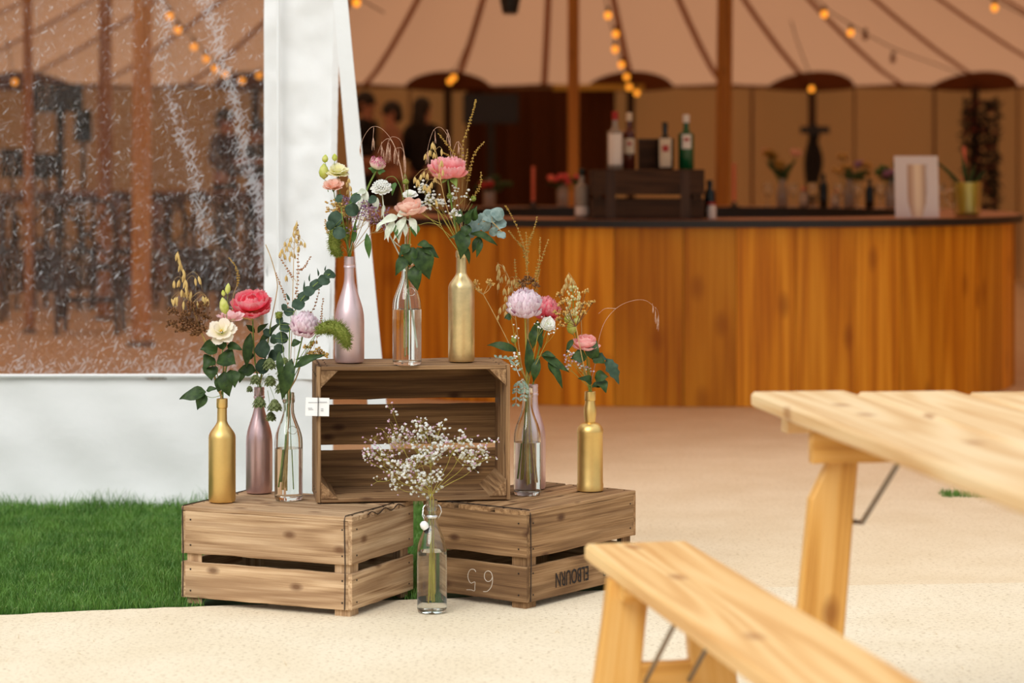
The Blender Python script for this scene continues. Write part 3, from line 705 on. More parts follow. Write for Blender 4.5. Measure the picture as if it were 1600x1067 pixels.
# binding wire round the ends of the left crate
def wire_loop(root, x, W, D, zlo=0.02):
    y = W/2+0.0025; b = MB()
    pts = [(x,-y,zlo),(x+0.002,-y,D*0.5),(x-0.001,-y,D-0.01),(x,-y+0.006,D+0.0025),(x+0.003,0,D+0.002),(x,y-0.006,D+0.0025),(x,y,D-0.01),(x,y,zlo)]
    b.tube(pts, 0.0016, 5); b.build('wire', M['wire'], root, local=True)
wire_loop(crL, LL/2-0.022, WW, LH); wire_loop(crL, -LL/2+0.005, WW, LH); wire_loop(crR, -LL/2+0.016, WR, LH)
wire_loop(crT, -LT/2+0.010, WT, DT, 0.004)
b = MB(); b.tube([(LL/2+0.003,-0.1+0.012*k,LH-0.004+0.006*math.sin(k*0.9)) for k in range(20)], 0.0015, 5); b.build('wire', M['wire'], crL, local=True)

# stencil lettering and chalk number on the right crate (the crate stands upside down, so do they)
def text_mesh(s, size, ext=0.0003):
    cu = bpy.data.curves.new('txt', 'FONT'); cu.body = s; cu.size = size; cu.extrude = ext; cu.align_x = 'CENTER'; cu.align_y = 'CENTER'; cu.resolution_u = 3
    o = bpy.data.objects.new('txt', cu); COL.objects.link(o); bpy.context.view_layer.update()
    me = bpy.data.meshes.new_from_object(o.evaluated_get(bpy.context.evaluated_depsgraph_get())); bpy.data.objects.remove(o); bpy.data.curves.remove(cu); return me
bo = pR[('long',-1,'lo')]
me = text_mesh('ELBOURN', 0.060)
for vtx in me.vertices: vtx.co.x *= 0.62
me2 = text_mesh('R', 0.060)
for vtx in me2.vertices: vtx.co.x *= 0.62
inst('stencil_initial', me2, M['stencil'], bo, Matrix.Translation((0.105,-0.0075,-0.002)) @ Matrix.Rotation(PI/2,4,'X') @ Matrix.Rotation(PI,4,'Z'))
inst('stencil_lettering', me, M['stencil'], bo, Matrix.Translation((-0.055,-0.0075,-0.002)) @ Matrix.Rotation(PI/2,4,'X') @ Matrix.Rotation(PI,4,'Z'))
tag(bo, 'board stencilled with upside down black lettering')
# chalk 65, upside down on the end board near its outer corner
bo = pR[('end',-1,'lo')]
def chalk(strokes, parent, M4):
    b = MB()
    for st in strokes:
        pts = smooth_path([V(x, y, 0) for x, y in st], 5)
        b.tube(pts, 0.0009, 4)
    o = b.build('chalk_number', M['chalk'], parent, local=True); o.matrix_local = M4
six = [(0.016,0.024),(0.004,0.022),(-0.008,0.010),(-0.012,-0.008),(-0.008,-0.022),(0.002,-0.026),(0.011,-0.020),(0.012,-0.008),(0.004,-0.001),(-0.006,-0.004),(-0.011,-0.012)]
five = [(0.016,0.025),(0.002,0.024),(-0.008,0.025),(-0.009,0.016),(-0.009,0.004),(0.003,0.008),(0.011,-0.002),(0.011,-0.014),(0.004,-0.024),(-0.007,-0.025),(-0.012,-0.020)]
# end board: its x axis runs along the crate's width; outward face is +y of the board (crate -x)
b65 = [[(x-0.028, y) for x, y in six], [(x+0.022, y) for x, y in five[:4]], [(x+0.022, y) for x, y in five[3:]]]
chalk(b65, bo, Matrix.Translation((-0.018,0.0063,-0.004)) @ Matrix.Rotation(-PI/2,4,'X') @ Matrix.Scale(1.2,4))

# paper tag on the upright crate
tp = P(497, 635, 6.87); t = thing('paper_tag', 'white paper tag wired to the front edge of the upright crate', 'tag', tp)
b = MB(); b.box((tp.x-0.0175, tp.y-0.008, tp.z), (0.035,0.0007,0.052), Matrix.Rotation(0.03,3,'Y')); b.box((tp.x+0.016, tp.y-0.006, tp.z-0.001), (0.032,0.0007,0.052), Matrix.Rotation(0.02,3,'Y')); b.build('card', M['paper'], t)
b = MB()
for (dx, dz, w) in ((-0.012,0.012,0.030),(0.014,0.013,0.024),(-0.022,-0.004,0.012),(-0.020,-0.008,0.014),(0.012,-0.006,0.007),(0.012,-0.011,0.007)): b.box((tp.x+dx, tp.y-0.0088, tp.z+dz), (w,0.0004,0.0013))
b.build('print', M['ink'], t)
b = MB(); b.tube([(tp.x+0.001, tp.y-0.010, tp.z+0.03),(tp.x+0.0005, tp.y-0.0105, tp.z-0.03)], 0.0011, 5); b.build('wire', M['wire'], t)

# ================================================================== BOTTLES
def prof_wine(h, r, rn, sh, nk):      # h height, r body, rn neck, sh shoulder start, nk neck start
    p = [(0.0,0.004),(r*0.75,0.0),(r*0.95,0.003),(r,0.010),(r,sh)]
    for i in range(1,8):
        a = i/8; s = a*a*(3-2*a); s = math.sin(a*PI/2)**1.6 if False else s
        p.append((r+(rn-r)*s, sh+(nk-sh)*(a**0.9)))
    p += [(rn,nk),(rn*0.97,h-0.020)]
    return p
def neck_screw(h, rn):
    return [(rn*1.13,h-0.032),(rn*1.13,h-0.027),(rn*1.0,h-0.025),(rn*1.08,h-0.021),(rn*1.0,h-0.018),(rn*1.08,h-0.014),(rn*1.0,h-0.011),(rn*1.06,h-0.006),(rn*1.02,h),(rn*0.75,h),(rn*0.75,h-0.03)]
def neck_band(h, rn):
    return [(rn*1.08,h-0.026),(rn*1.13,h-0.024),(rn*1.13,h-0.006),(rn*1.10,h),(rn*0.75,h),(rn*0.75,h-0.03)]
def neck_plain(h, rn):
    return [(rn*0.98,h-0.02),(rn*1.06,h-0.018),(rn*1.08,h-0.004),(rn*1.0,h),(rn*0.75,h),(rn*0.75,h-0.03)]
BT = {}
def painted_bottle(key, label, x, d, z, h, r, rn, sh, nk, mat, neck, whisky=False):
    base = V((x-CX)*d/FPX, d, z+0.0008); t = thing('bottle', label, 'bottle', base)
    pr = prof_wine(h, r, rn, sh, nk)
    if whisky:
        pr = [(0.0,0.004),(r*0.85,0),(r*1.0,0.003),(r*1.0,0.022),(r*0.965,0.026),(r*0.965,sh-0.006),(r*1.0,sh)]
        for i in range(1,7):
            a = i/6*PI/2; pr.append((rn*1.05+(r-rn*1.05)*math.cos(a), sh+0.026*math.sin(a)*1.1))
        pr += [(rn*1.12,nk-0.006),(rn*1.32,nk+0.016),(rn*1.30,nk+0.03),(rn*1.05,h-0.034),(rn*1.0,h-0.018)]
    b = MB(); b.lathe(pr, 40, base); b.f = [f for f in b.f if len(f) == 4]; b.build('body', mat, t, True)
    b = MB(); b.lathe(neck(h, rn), 28, base, None, True); b.build('neck_ring', mat, t, True)
    BT[key] = dict(base=base, h=h, rn=rn, top=base+V(0,0,h)); return t
def glassnode(name, col, ior, rough=0.0):
    m = bpy.data.materials.new(name); m.use_nodes = True; n = N(m); n.t.nodes.remove(n.b)
    g_ = n.n('BsdfGlass', Color=col, Roughness=rough, IOR=ior); n.l(g_.outputs[0], n.out.inputs[0]); return m
M['glass_b'] = glassnode('bottle_glass', (0.985,1.0,0.99,1), 1.45)
M['water_side'] = glassnode('water_against_glass', (1,1,0.995,1), 1.33/1.45)
M['water_top'] = glassnode('water_surface', (1,1,1,1), 1.33)
def glass_bottle(key, label, x, d, z, h, r, rn, sh, nk, water, ring=True, thick=0.0028):
    base = V((x-CX)*d/FPX, d, z+0.0008); t = thing('bottle', label, 'bottle', base)
    o = prof_wine(h, r, rn, sh, nk)[1:]
    o = o+[(rn*1.0,h-0.03),(rn*1.14,h-0.026),(rn*1.16,h-0.012),(rn*1.06,h-0.006),(rn*1.06,h-0.001),(rn*0.98,h)]
    def rad_at(zq):
        for (a, c) in zip(o[:-1], o[1:]):
            if a[1] <= zq <= c[1]: return a[0]+(c[0]-a[0])*(zq-a[1])/max(1e-6,c[1]-a[1])
        return r
    rw = rad_at(water)-thick
    inn = [(q-thick, zq) for q, zq in o if water+0.002 < zq <= nk]+[(rn-thick, h-0.02),(rn-thick, h-0.001)]
    prof = [(0.0,0.002)]+o+list(reversed(inn))+[(rw, water)]
    b = MB(); b.lathe(prof, 48, base); 
    b.f = [f for f in b.f if len(f) == 4]      # the wall stays open where the water takes over
    b.build('glass_body', M['glass_b'], t, True)
    w = [(0.0,0.010),(r*0.5,0.0095),(r-thick-0.004,0.011),(r-thick,0.016)]+[(q-thick, zq) for q, zq in o if 0.018 < zq < water-0.001]+[(rw, water)]
    b = MB(); b.lathe(w+[(0.0,water)], 48, base); wo_ = b.build('water', M['water_side'], t, True)
    wo_.data.materials.append(M['water_top'])
    for pl in wo_.data.polygons:
        if pl.center.z > water-0.0005: pl.material_index = 1
    BT[key] = dict(base=base, h=h, rn=rn, top=base+V(0,0,h)); return t
TZ = LH+WT+0.0044
painted_bottle('L1', 'bright gold painted wine bottle on the lighter crate, holding a cream lisianthus', 347, 6.93, LH, 0.297, 0.0388, 0.0142, 0.185, 0.235, M['gold'], neck_band)
painted_bottle('L2', 'dusky rose painted bottle with sloping shoulders on the lighter crate, holding a coral peony', 405, 7.125, LH, 0.312, 0.0390, 0.0145, 0.150, 0.262, M['rose'], neck_screw)
glass_bottle('L3', 'clear glass bottle of water against the side of the upright crate', 451, 6.975, LH, 0.310, 0.0405, 0.0155, 0.165, 0.262, 0.150)
painted_bottle('T1', 'pale pink painted bottle standing on top of the upright crate', 546, 7.02, TZ, 0.308, 0.0430, 0.0150, 0.120, 0.250, M['rose_pale'], neck_screw)
glass_bottle('T2', 'clear glass bottle of water standing on top of the upright crate', 636, 6.945, TZ, 0.300, 0.0415, 0.0160, 0.165, 0.262, 0.160)
painted_bottle('T3', 'tall worn gold bottle standing on top of the upright crate', 721, 7.045, TZ, 0.325, 0.0385, 0.0155, 0.215, 0.262, M['gold_pale'], neck_plain)
glass_bottle('R1', 'clear glass bottle of water in front of a rose one on the darker crate', 824, 7.085, LH, 0.315, 0.0400, 0.0150, 0.165, 0.265, 0.155)
painted_bottle('R0', 'rose painted bottle hidden behind a clear bottle on the darker crate', 833, 7.215, LH, 0.312, 0.0375, 0.0140, 0.150, 0.262, M['rose_pale'], neck_screw)
painted_bottle('R2', 'gold painted whisky shaped bottle with a bulging neck on the darker crate', 922, 7.17, LH, 0.295, 0.0395, 0.0145, 0.175, 0.215, M['gold'], neck_band, True)
t = glass_bottle('S', 'clear swing top bottle of water standing on the cream matting', 675, 6.715, 0.0, 0.312, 0.0415, 0.0150, 0.165, 0.262, 0.170)
bs = BT['S']['base']
for s in (-1,1):
    b = MB(); q = V(s*0.0235, -0.004, 0)
    b.tube([bs+V(s*0.018,0,0.298), bs+q+V(0,0,0.292), bs+q+V(s*0.003,-0.002,0.280), bs+q+V(-s*0.001,0,0.270), bs+V(s*0.019,0,0.262)], 0.0013, 6)
    if s < 0: b.tube([bs+q+V(0,0,0.286), bs+q+V(-0.003,-0.006,0.270), bs+V(-0.021,-0.012,0.258)], 0.0011, 6)
    b.build('wire_bail', M['chrome'], t, True)
b = MB(); b.lathe([(0.0165,0.262),(0.0180,0.264),(0.0180,0.268),(0.0165,0.270)], 24, bs); b.build('neck_collar', M['chrome'], t, True)
b = MB(); b.lathe([(0.003,-0.012),(0.010,-0.010),(0.012,0.0),(0.009,0.009),(0.003,0.012)], 16, bs+V(-0.021,-0.014,0.243), V(-0.5,-0.2,0.8).normalized()); st = b.build('stopper', M['ceramic'], t, True)
b = MB(); b.lathe([(0.006,-0.024),(0.010,-0.022),(0.010,-0.0135),(0.006,-0.012)], 14, bs+V(-0.021,-0.014,0.243), V(-0.5,-0.2,0.8).normalized()); b.build('rubber_seal', M['rubber'], st, True)
# embossing rings on the clear top bottle
for key in ('T2','L3'):
    bb = BT[key]['base']; par = [o for o in COL.objects if o.name.startswith('bottle') and (o.location-bb).length < 1e-4][0]
    b = MB(); c = bb+V(0.012,-0.0315,0.212) if key == 'T2' else bb+V(0.014,-0.031,0.205)
    ax = V(0.25,-0.80,0.50).normalized(); s1 = ax.orthogonal().normalized(); s2 = ax.cross(s1)
    for rr in (0.0125,):
        b.tube([c+(s1*math.cos(a*PI/10)+s2*math.sin(a*PI/10))*rr for a in range(21)], 0.0009, 5)
    b.build('embossed_mark', M['glass'], par, True)

# ================================================================== BENCH AND TABLE
def plank_pts(name, quad_top, thick, mat, parent):
    """plank from four top corners (far-left, far-right, near-right, near-left) with rounded edges; long axis local x"""
    fl_, fr_, nr_, nl_ = [Vector(q) for q in quad_top]
    ax = ((nl_+nr_)-(fl_+fr_)).normalized(); L = ((nl_+nr_)/2-(fl_+fr_)/2).length; W = (fr_-fl_).length
    c = (fl_+fr_+nl_+nr_)/4; rz = math.atan2(ax.y, ax.x)
    o = board(name, L, W, thick, mat, parent, c-origin(parent)+V(0,0,-thick/2), (0,0,rz), 0.0008, 0.007, 14)
    return o
def rod(parent, pts, r, name='stay_rod'):
    b = MB(); b.tube(pts, r, 8); return b.build(name, M['steel'], parent, True)
def leg_board(name, top, bot, w_top, w_bot, th, side, mat, parent, notch=False):
    """tapered leg as a prism from top to bottom; side = direction of its width"""
    top, bot = Vector(top), Vector(bot); ax = bot-top; L = ax.length; ax.normalize(); side = (side-ax*side.dot(ax)).normalized(); nn = ax.cross(side)
    b = MB(); vs = []; fs = []; prof = [(0,w_top*(0.62 if notch else 1)),(0.10,w_top*(0.64 if notch else 1)),(0.22,w_top),(0.6,(w_top+w_bot)/2),(1,w_bot)]
    c = 0.004
    for t_, w in prof:
        h = w/2; q = th/2
        for (a, e) in ((-h+c,-q),(h-c,-q),(h,-q+c),(h,q-c),(h-c,q),(-h+c,q),(-h,q-c),(-h,-q+c)):
            sh = -(w_top-w)*0.5 if notch and t_ < 0.2 else 0
            vs.append((t_*L, a+sh, e))
    n = len(prof)
    for i in range(n-1):
        for k in range(8): fs.append((i*8+k, i*8+(k+1)%8, i*8+8+(k+1)%8, i*8+8+k))
    fs.append(tuple(range(7,-1,-1))); fs.append(tuple((n-1)*8+k for k in range(8)))
    b.add(vs, fs); me = b.mesh(name); me.materials.append(mat)
    o = bpy.data.objects.new(name, me); COL.objects.link(o); o.parent = parent
    M4 = Matrix((ax, side, nn)).transposed().to_4x4(); M4.translation = top-origin(parent); o.matrix_local = M4; return o
BZ = 0.45
def onz(x, y, z):       # floor-plan point under a given height
    d = FPX*(CAMZ-z)/(y-HY); return V((x-CX)*d/FPX, d, z)
A, Bp = onz(914,850,BZ), onz(1078,842,BZ)
dirb = V(0.183,-0.983,0).normalized(); Lb = 2.2
bench = thing('trestle_bench', 'pale pine folding bench with splayed board legs beside the table', 'bench', V(A.x, A.y, 0))
sb = V(-dirb.y, dirb.x, 0)
if sb.x < 0: sb = -sb
Wb = 0.222
plank_pts('seat', [A, A+sb*Wb, A+sb*Wb+dirb*Lb, A+dirb*Lb], 0.036, M['pine_seat'], bench)
for s in (0.24, 1.80):
    c0 = A+sb*(Wb/2)+dirb*s+V(0,0,-0.036)
    for e in (-1,1):
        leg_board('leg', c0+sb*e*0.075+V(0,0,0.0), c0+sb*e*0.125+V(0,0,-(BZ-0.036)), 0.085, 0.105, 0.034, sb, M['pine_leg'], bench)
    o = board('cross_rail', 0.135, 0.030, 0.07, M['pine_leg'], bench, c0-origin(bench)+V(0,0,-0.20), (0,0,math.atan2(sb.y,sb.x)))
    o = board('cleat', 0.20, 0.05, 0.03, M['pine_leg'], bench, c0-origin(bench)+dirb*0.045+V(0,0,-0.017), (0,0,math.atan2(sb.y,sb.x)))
    q = 1 if s < 1 else -1
    for e in (-0.045,0.045):
        rod(bench, [c0+sb*e+dirb*q*0.02+V(0,0,-0.20), c0+sb*e+dirb*q*0.30+V(0,0,-0.01)], 0.005)
TBZ = 0.75
A = onz(1174,612,TBZ); dirt = V(0.148,-0.989,0).normalized(); st_ = V(0.989,0.148,0)
table = thing('trestle_table', 'pale pine trestle table with gapped planks on folding legs', 'table', V(A.x, A.y, 0))
x = 0.0
for k, w in enumerate((0.212,0.222,0.215)):
    a = A+st_*x+dirt*(0.042*k); plank_pts('tabletop_plank', [a, a+st_*w, a+st_*w+dirt*2.3, a+dirt*2.3], 0.034, M['pine'], table); x += w+0.014
TW = x-0.014
for s in (0.34, 1.95):
    c0 = A+st_*(TW/2)+dirt*s+V(0,0,-0.034)
    q = 1 if s < 1 else -1
    board('cleat', TW-0.10, 0.05, 0.045, M['pine'], table, c0-dirt*q*0.25-origin(table)+V(0,0,-0.023), (0,0,math.atan2(st_.y,st_.x)))
    board('apron', TW-0.06, 0.032, 0.075, M['pine_leg'], table, c0-origin(table)+dirt*q*0.03+V(0,0,-0.038), (0,0,math.atan2(st_.y,st_.x)))
    for e in (-1,1):
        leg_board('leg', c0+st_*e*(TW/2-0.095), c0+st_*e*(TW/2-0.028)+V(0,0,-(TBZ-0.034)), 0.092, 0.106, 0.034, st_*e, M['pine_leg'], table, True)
        rod(table, [c0+st_*e*(TW/2-0.12)+V(0,0,-0.20), c0+st_*e*(TW/2-0.14)+dirt*q*0.02+V(0,0,-0.20), c0+st_*e*(TW/2-0.14)+dirt*q*0.33+V(0,0,-0.008)], 0.0055)

# ================================================================== FLOWERS
def petal_mesh(w=0.75, cup=0.25, curl=0.0, ruffle=0.03, nu=6, nv=7, seed=0, notch=0.0):
    R = random.Random(seed); b = MB(); vs = []; fs = []; ph = R.uniform(0,6)
    for j in range(nv+1):
        t_ = j/nv; hw = w*0.5*(math.sin(min(1,t_*1.18+0.06)*PI*0.62)**0.9)*(1.0 if t_ < 0.8 else math.sqrt(max(0.05,1-((t_-0.8)/0.24)**2)))
        for i in range(nu+1):
            s = -1+2*i/nu
            x = s*hw; z = t_-0.10*t_*(s*s)+ (ruffle*math.sin(s*7+ph)*t_*t_)-notch*math.exp(-(s*4)**2)*(t_**6)
            y = cup*(math.sin(t_*PI*0.75))-cup*0.9*s*s*hw*1.2+curl*t_*t_*t_+ruffle*math.sin(s*9+ph*2)*t_**3
            vs.append((x, y, z))
    for j in range(nv):
        for i in range(nu):
            a = j*(nu+1)+i; fs.append((a,a+1,a+nu+2,a+nu+1))
    b.add(vs, fs); return b.mesh('petal', None, False)
_pm = {}
def pmesh(kind, mat, k):
    key = (kind, mat, k % 4)
    if key not in _pm:
        par = dict(bowl=(0.80,0.24,-0.12,0.055,0.06), ball=(0.78,0.32,-0.22,0.10,0.16), flat=(0.90,0.10,0.12,0.05,0.02), rose=(1.05,0.30,-0.02,0.02,0.0), inner=(0.6,0.20,-0.22,0.06,0.08))[kind]
        me = petal_mesh(par[0], par[1], par[2], par[3], seed=hash((kind,k%4)) % 997 if False else len(_pm)*7+3, notch=par[4])
        me.polygons.foreach_set('use_smooth', [True]*len(me.polygons)); me.materials.append(M[mat]); _pm[key] = me
    return _pm[key]
def bloom(root, c, axis, rings, mat, seed=1, centre=None):
    """rings: (kind, count, tilt deg, length, base radius, lift)"""
    R = random.Random(seed); q = V(0,0,1).rotation_difference(axis.normalized()).to_matrix().to_4x4(); k = 0
    oc = c-origin(root)
    for (kind, n, tilt, L, rb, lift) in rings:
        off = R.uniform(0,6.28)
        for i in range(n):
            a = off+2*PI*i/n+R.uniform(-0.16,0.16); tl = math.radians(tilt+R.uniform(-7,7)); s = L*R.uniform(0.9,1.1)
            Mx = Matrix.Translation(oc) @ q @ Matrix.Rotation(a,4,'Z') @ Matrix.Translation((0,rb,lift+R.uniform(-0.001,0.001))) @ Matrix.Rotation(-tl,4,'X') @ Matrix.Rotation(R.uniform(-0.12,0.12),4,'Y') @ Matrix.Scale(s,4)
            o = inst('petal', pmesh(kind, mat, k), None, root, Mx); k += 1
    if centre:
        b = MB(); ax = axis.normalized(); s1 = ax.orthogonal().normalized(); s2 = ax.cross(s1)
        for i in range(26):
            a = R.uniform(0,6.28); r = R.uniform(0,centre); h = R.uniform(0.007,0.013)
            p0 = c+(s1*math.cos(a)+s2*math.sin(a))*r*0.5; p1 = c+(s1*math.cos(a)+s2*math.sin(a))*r+ax*h
            b.tube([p0,p1], 0.0005, 4); b.ball(p1, 0.0011, 5, 3)
        b.build('stamens', M['stamen'], root, kind='stuff')
def leaf(root, base, tip, width, mat='rosegreen', n=None, bend=0.12, fold=0.25, shape='ovate', name='leaf', jag=0.0, ns=8, seed=0, parent_off=None):
    base, tip = Vector(base), Vector(tip); ax = tip-base; L = ax.length
    if L < 1e-6: return
    axn = ax/L; n = Vector(n) if n is not None else V(rnd(-0.3,0.3),-0.8,0.55); n = (n-axn*n.dot(axn)).normalized(); sd = axn.cross(n)
    W = {'ovate': lambda t_: math.sin(PI*t_**0.72)**0.95*(1-0.25*t_*t_), 'lance': lambda t_: math.sin(PI*t_**0.85)**1.1, 'round': lambda t_: math.sqrt(max(0,1-(2*t_-1)**2)), 'obov': lambda t_: math.sin(PI*t_**1.4)**0.8}[shape]
    vs = []; fs = []; tw = rnd(-0.25,0.25)
    for i in range(ns+1):
        t_ = i/ns; w = max(0.02,W(t_))*width/2; 
        if jag: w *= 1+jag*((i % 2)*2-1)
        c = base+ax*t_+n*(bend*L*math.sin(PI*t_))-n*0.10*L*t_*t_
        s2 = (sd*math.cos(tw*t_)+n*math.sin(tw*t_))
        wv = 0.10*width*math.sin(t_*8+tw*40); wv2 = 0.10*width*math.sin(t_*9+tw*70)
        vs += [c-s2*w+n*(fold*w+wv), c-s2*w*0.5+n*fold*w*0.35, c, c+s2*w*0.5+n*fold*w*0.35, c+s2*w+n*(fold*w+wv2)]
    for i in range(ns):
        for k in range(4): a = i*5+k; fs.append((a,a+1,a+6,a+5))
    b = MB(); b.add(vs, fs); return b.build(name, M[mat], root, True)
def plant(name, label, cat, key):
    return thing(name, label, cat, BT[key]['base']+V(0,0,0.02))
def stem(root, key, head, mid=None, r=0.0018, mat='stemgreen', depth=None, jit=0.5, name='stem'):
    bt = BT[key]; a = rnd(0,6.28); rr = bt['rn']*0.55*jit
    depth = depth if depth is not None else (bt['h']*rnd(0.80,0.92) if key in ('L3','T2','R1','S') else 0.10)
    nk = bt['top']+V(math.cos(a)*rr, math.sin(a)*rr, 0.0); nk2 = nk+V(0,0,-0.03)
    hd = Vector(head); sp = V(-(hd.x-nk.x)*0.35, -(hd.y-nk.y)*0.3, 0)
    lim = 0.022
    if sp.length > lim: sp = sp.normalized()*lim
    if depth < 0.15: sp *= 0.2
    bot = bt['top']+sp+V(0,0,-depth)
    tg = (Vector(mid[0]) if mid else hd)-nk; tg.z = 0
    if tg.length > 0.004: tg = tg.normalized()*0.004
    if hd.z < bt['top'].z+0.02 or (mid and mid[0].z < bt['top'].z+0.02): ex_ = []
    else: ex_ = [nk+tg+V(0,0,0.014)]
    pts = [bot, nk2, nk]+ex_+([Vector(m) for m in mid] if mid else [])+[hd]
    sm = smooth_path(pts, 5); b = MB(); n = len(sm)
    b.tube(sm, [r*(1.25-0.4*i/n) for i in range(n)], 7); return b.build(name, M[mat], root, True), sm
def calyx(root, c, axis, r, h, mat='midgreen'):
    b = MB(); b.lathe([(0.0012,-h),(r*0.7,-h*0.4),(r,0.0),(r*0.8,h*0.2)], 12, c, axis.normalized()); b.build('calyx', M[mat], root, True)
def stalk(root, pts, r, mat, name='stem', seg=5):
    sm = smooth_path(pts, 5); b = MB(); n = len(sm); b.tube(sm, [r*(1.1-0.5*i/n) for i in range(n)], seg); return b.build(name, M[mat], root, True)
DL = {k: v['base'].y for k, v in BT.items()}
def F(key, x, y, dd=0.0): return P(x, y, DL[key]+dd)

# --- generic plant kinds
_spk = None
def spikelet_mesh():
    global _spk
    if _spk is None:
        b = MB()
        for s in (-1,1):
            ax = V(0.22*s,0.05*s,-1).normalized(); b.lathe([(0.0001,0),(0.10,0.18),(0.15,0.42),(0.10,0.75),(0.0001,1.0)], 6, (0,0,0), ax)
        b.tube([(0,0,-0.3),(0.05,0,-1.5)], [0.02,0.005], 3)
        _spk = b.mesh('spikelet', None, True); _spk.materials.append(M['oat'])
    return _spk
def oats(root, key, axis_px, spikes, dd=0.0, r=0.0011, L=0.026, mat='oat'):
    """axis_px: stem points above the neck (px); spikes: (x, y) hanging points of spikelets"""
    pts = [F(key, x, y, dd*min(1,0.45+0.45*i)) for i, (x, y) in enumerate(axis_px)]
    _, sm = stem(root, key, pts[-1], pts[:-1], r, 'straw')
    o0 = origin(root); b = MB()
    for (x, y) in spikes:
        q = F(key, x, y, dd+rnd(-0.012,0.012)); j = min(range(len(sm)), key=lambda i: (sm[i]-q).length+max(0,(sm[i].z-q.z))*1.5); p0 = sm[j]
        mid = p0.lerp(q, 0.6)+V(0,0,0.35*(q-p0).length); b.tube(smooth_path([p0, mid, q],4), 0.00045, 4)
        inst('spikelet', spikelet_mesh(), None, root, Matrix.Translation(q-o0) @ Matrix.Rotation(rnd(0,6.28),4,'Z') @ Matrix.Rotation(rnd(-0.3,0.3),4,'X') @ Matrix.Scale(L*rnd(0.85,1.15),4))
    b.build('branchlets', M['straw'], root, kind='stuff')
def beads(b, pts, r, spread, dens=2600):
    for i in range(len(pts)-1):
        a, c = Vector(pts[i]), Vector(pts[i+1]); n = max(1, int((c-a).length*dens/4))
        for k in range(n):
            p = a.lerp(c, rnd(0,1)); f = spread*(0.55+0.45*math.sin(2*PI*k/ max(1,n)*2))
            b.ball(p+V(rnd(-1,1),rnd(-1,1),rnd(-1,1))*f, r*rnd(0.7,1.2), 5, 3)
def spikes(root, key, stems, dd=0.0, mat='dock', stmat='straw', r=0.0021, spread=0.0040, frac=0.45):
    """beaded seed spikes; stems: px polylines from where they leave the bouquet to the tip"""
    b = MB(); first = True
    for st in stems:
        pts = smooth_path([F(key, x, y, dd+rnd(-0.01,0.01)) for x, y in st], 6)
        if first: stem(root, key, pts[0], None, 0.0013, stmat); first = False
        s = MB(); s.tube(pts, 0.0007, 4); s.build('stem', M[stmat], root)
        k0 = int(len(pts)*(1-frac)) if frac < 1 else 0
        m = pts[k0:]
        # whorls along the spike
        L = 0
        for i in range(len(m)-1):
            a, c = m[i], m[i+1]; n = max(1, int((c-a).length/0.0062))
            for k in range(n):
                p = a.lerp(c, (k+0.5)/n); tt = (i+(k+0.5)/n)/(len(m)-1); s_ = spread*(1.15-0.6*tt)
                for q in range(4): b.ball(p+V(rnd(-1,1),rnd(-1,1),rnd(-0.4,0.4))*s_, r*rnd(0.75,1.15)*(1.1-0.35*tt), 5, 3)
    b.build('seed_clusters', M[mat], root, kind='stuff')
def spray(root, key, centres, dd, n, rad, mats, fr=0.0022, branch=None, stmat='stemgreen', stems=None, seed=0):
    """airy flower spray: main stems fan from the neck, twigs end in tiny florets"""
    R = random.Random(seed); tw = MB(); fl = [MB() for _ in mats]; top = BT[key]['top']
    for ci, (cx_, cy, rx, ry) in enumerate(centres):
        c = F(key, cx_, cy, dd+R.uniform(-0.03,0.03))
        if ci == 0 or branch is None: _, sm = stem(root, key, c.lerp(top,0.25), None, 0.0011, stmat)
        else: tw.tube(smooth_path([branch, branch.lerp(c,0.5)+V(0,0,-0.01), c.lerp(branch,0.2)],4), 0.0008, 4)
        start = c.lerp(top, 0.25); sx_, sy = rx*DL[key]/FPX, ry*DL[key]/FPX
        subs = []
        for k in range(max(3, n//9)):
            e = c+V(R.gauss(0,0.55)*sx_, R.gauss(0,0.5)*rad, R.gauss(0,0.5)*sy); subs.append(e)
            tw.tube(smooth_path([start, start.lerp(e,0.55)+V(0,0,-0.004), e],3), 0.00055, 3)
        for k in range(n):
            s = subs[R.randrange(len(subs))]
            p = s+V(R.gauss(0,0.30)*sx_, R.gauss(0,0.3)*rad, R.gauss(0,0.32)*sy+0.004)
            tw.tube([s, p], 0.00035, 3)
            fl[R.randrange(len(mats))].ball(p, fr*R.uniform(0.6,1.25), 6, 4, (1,1,0.8))
    tw.build('twigs', M[stmat], root, kind='stuff')
    for b, m in zip(fl, mats):
        if b.v: b.build('florets', M[m], root, kind='stuff')
def eucalyptus(root, key, path, leaves, mat, dd=0.0, size=0.026, stmat='stemgreen', shape='round'):
    pts = [F(key,x,y,dd*min(1,0.15+0.45*i)) for i, (x, y) in enumerate(path)]; stem(root, key, pts[-1], pts[:-1], 0.0015, stmat); sm = smooth_path(pts, 5)
    for (x, y, s, ang) in leaves:
        c = F(key, x, y, dd+rnd(-0.012,0.012)); j = min(sm, key=lambda q: (q-c).length); d = V(math.cos(math.radians(ang)), rnd(-0.3,0.3), math.sin(math.radians(ang))).normalized()
        L = s*DL[key]/FPX
        leaf(root, c-d*L*0.5, c+d*L*0.5, L*0.86, mat, V(rnd(-0.35,0.35),-0.9,rnd(0.1,0.6)), 0.06, 0.12, shape, 'leaf')
        b = MB(); b.tube([j, c-d*L*0.48], 0.0006, 4); b.build('leaf_stalk', M[stmat], root)
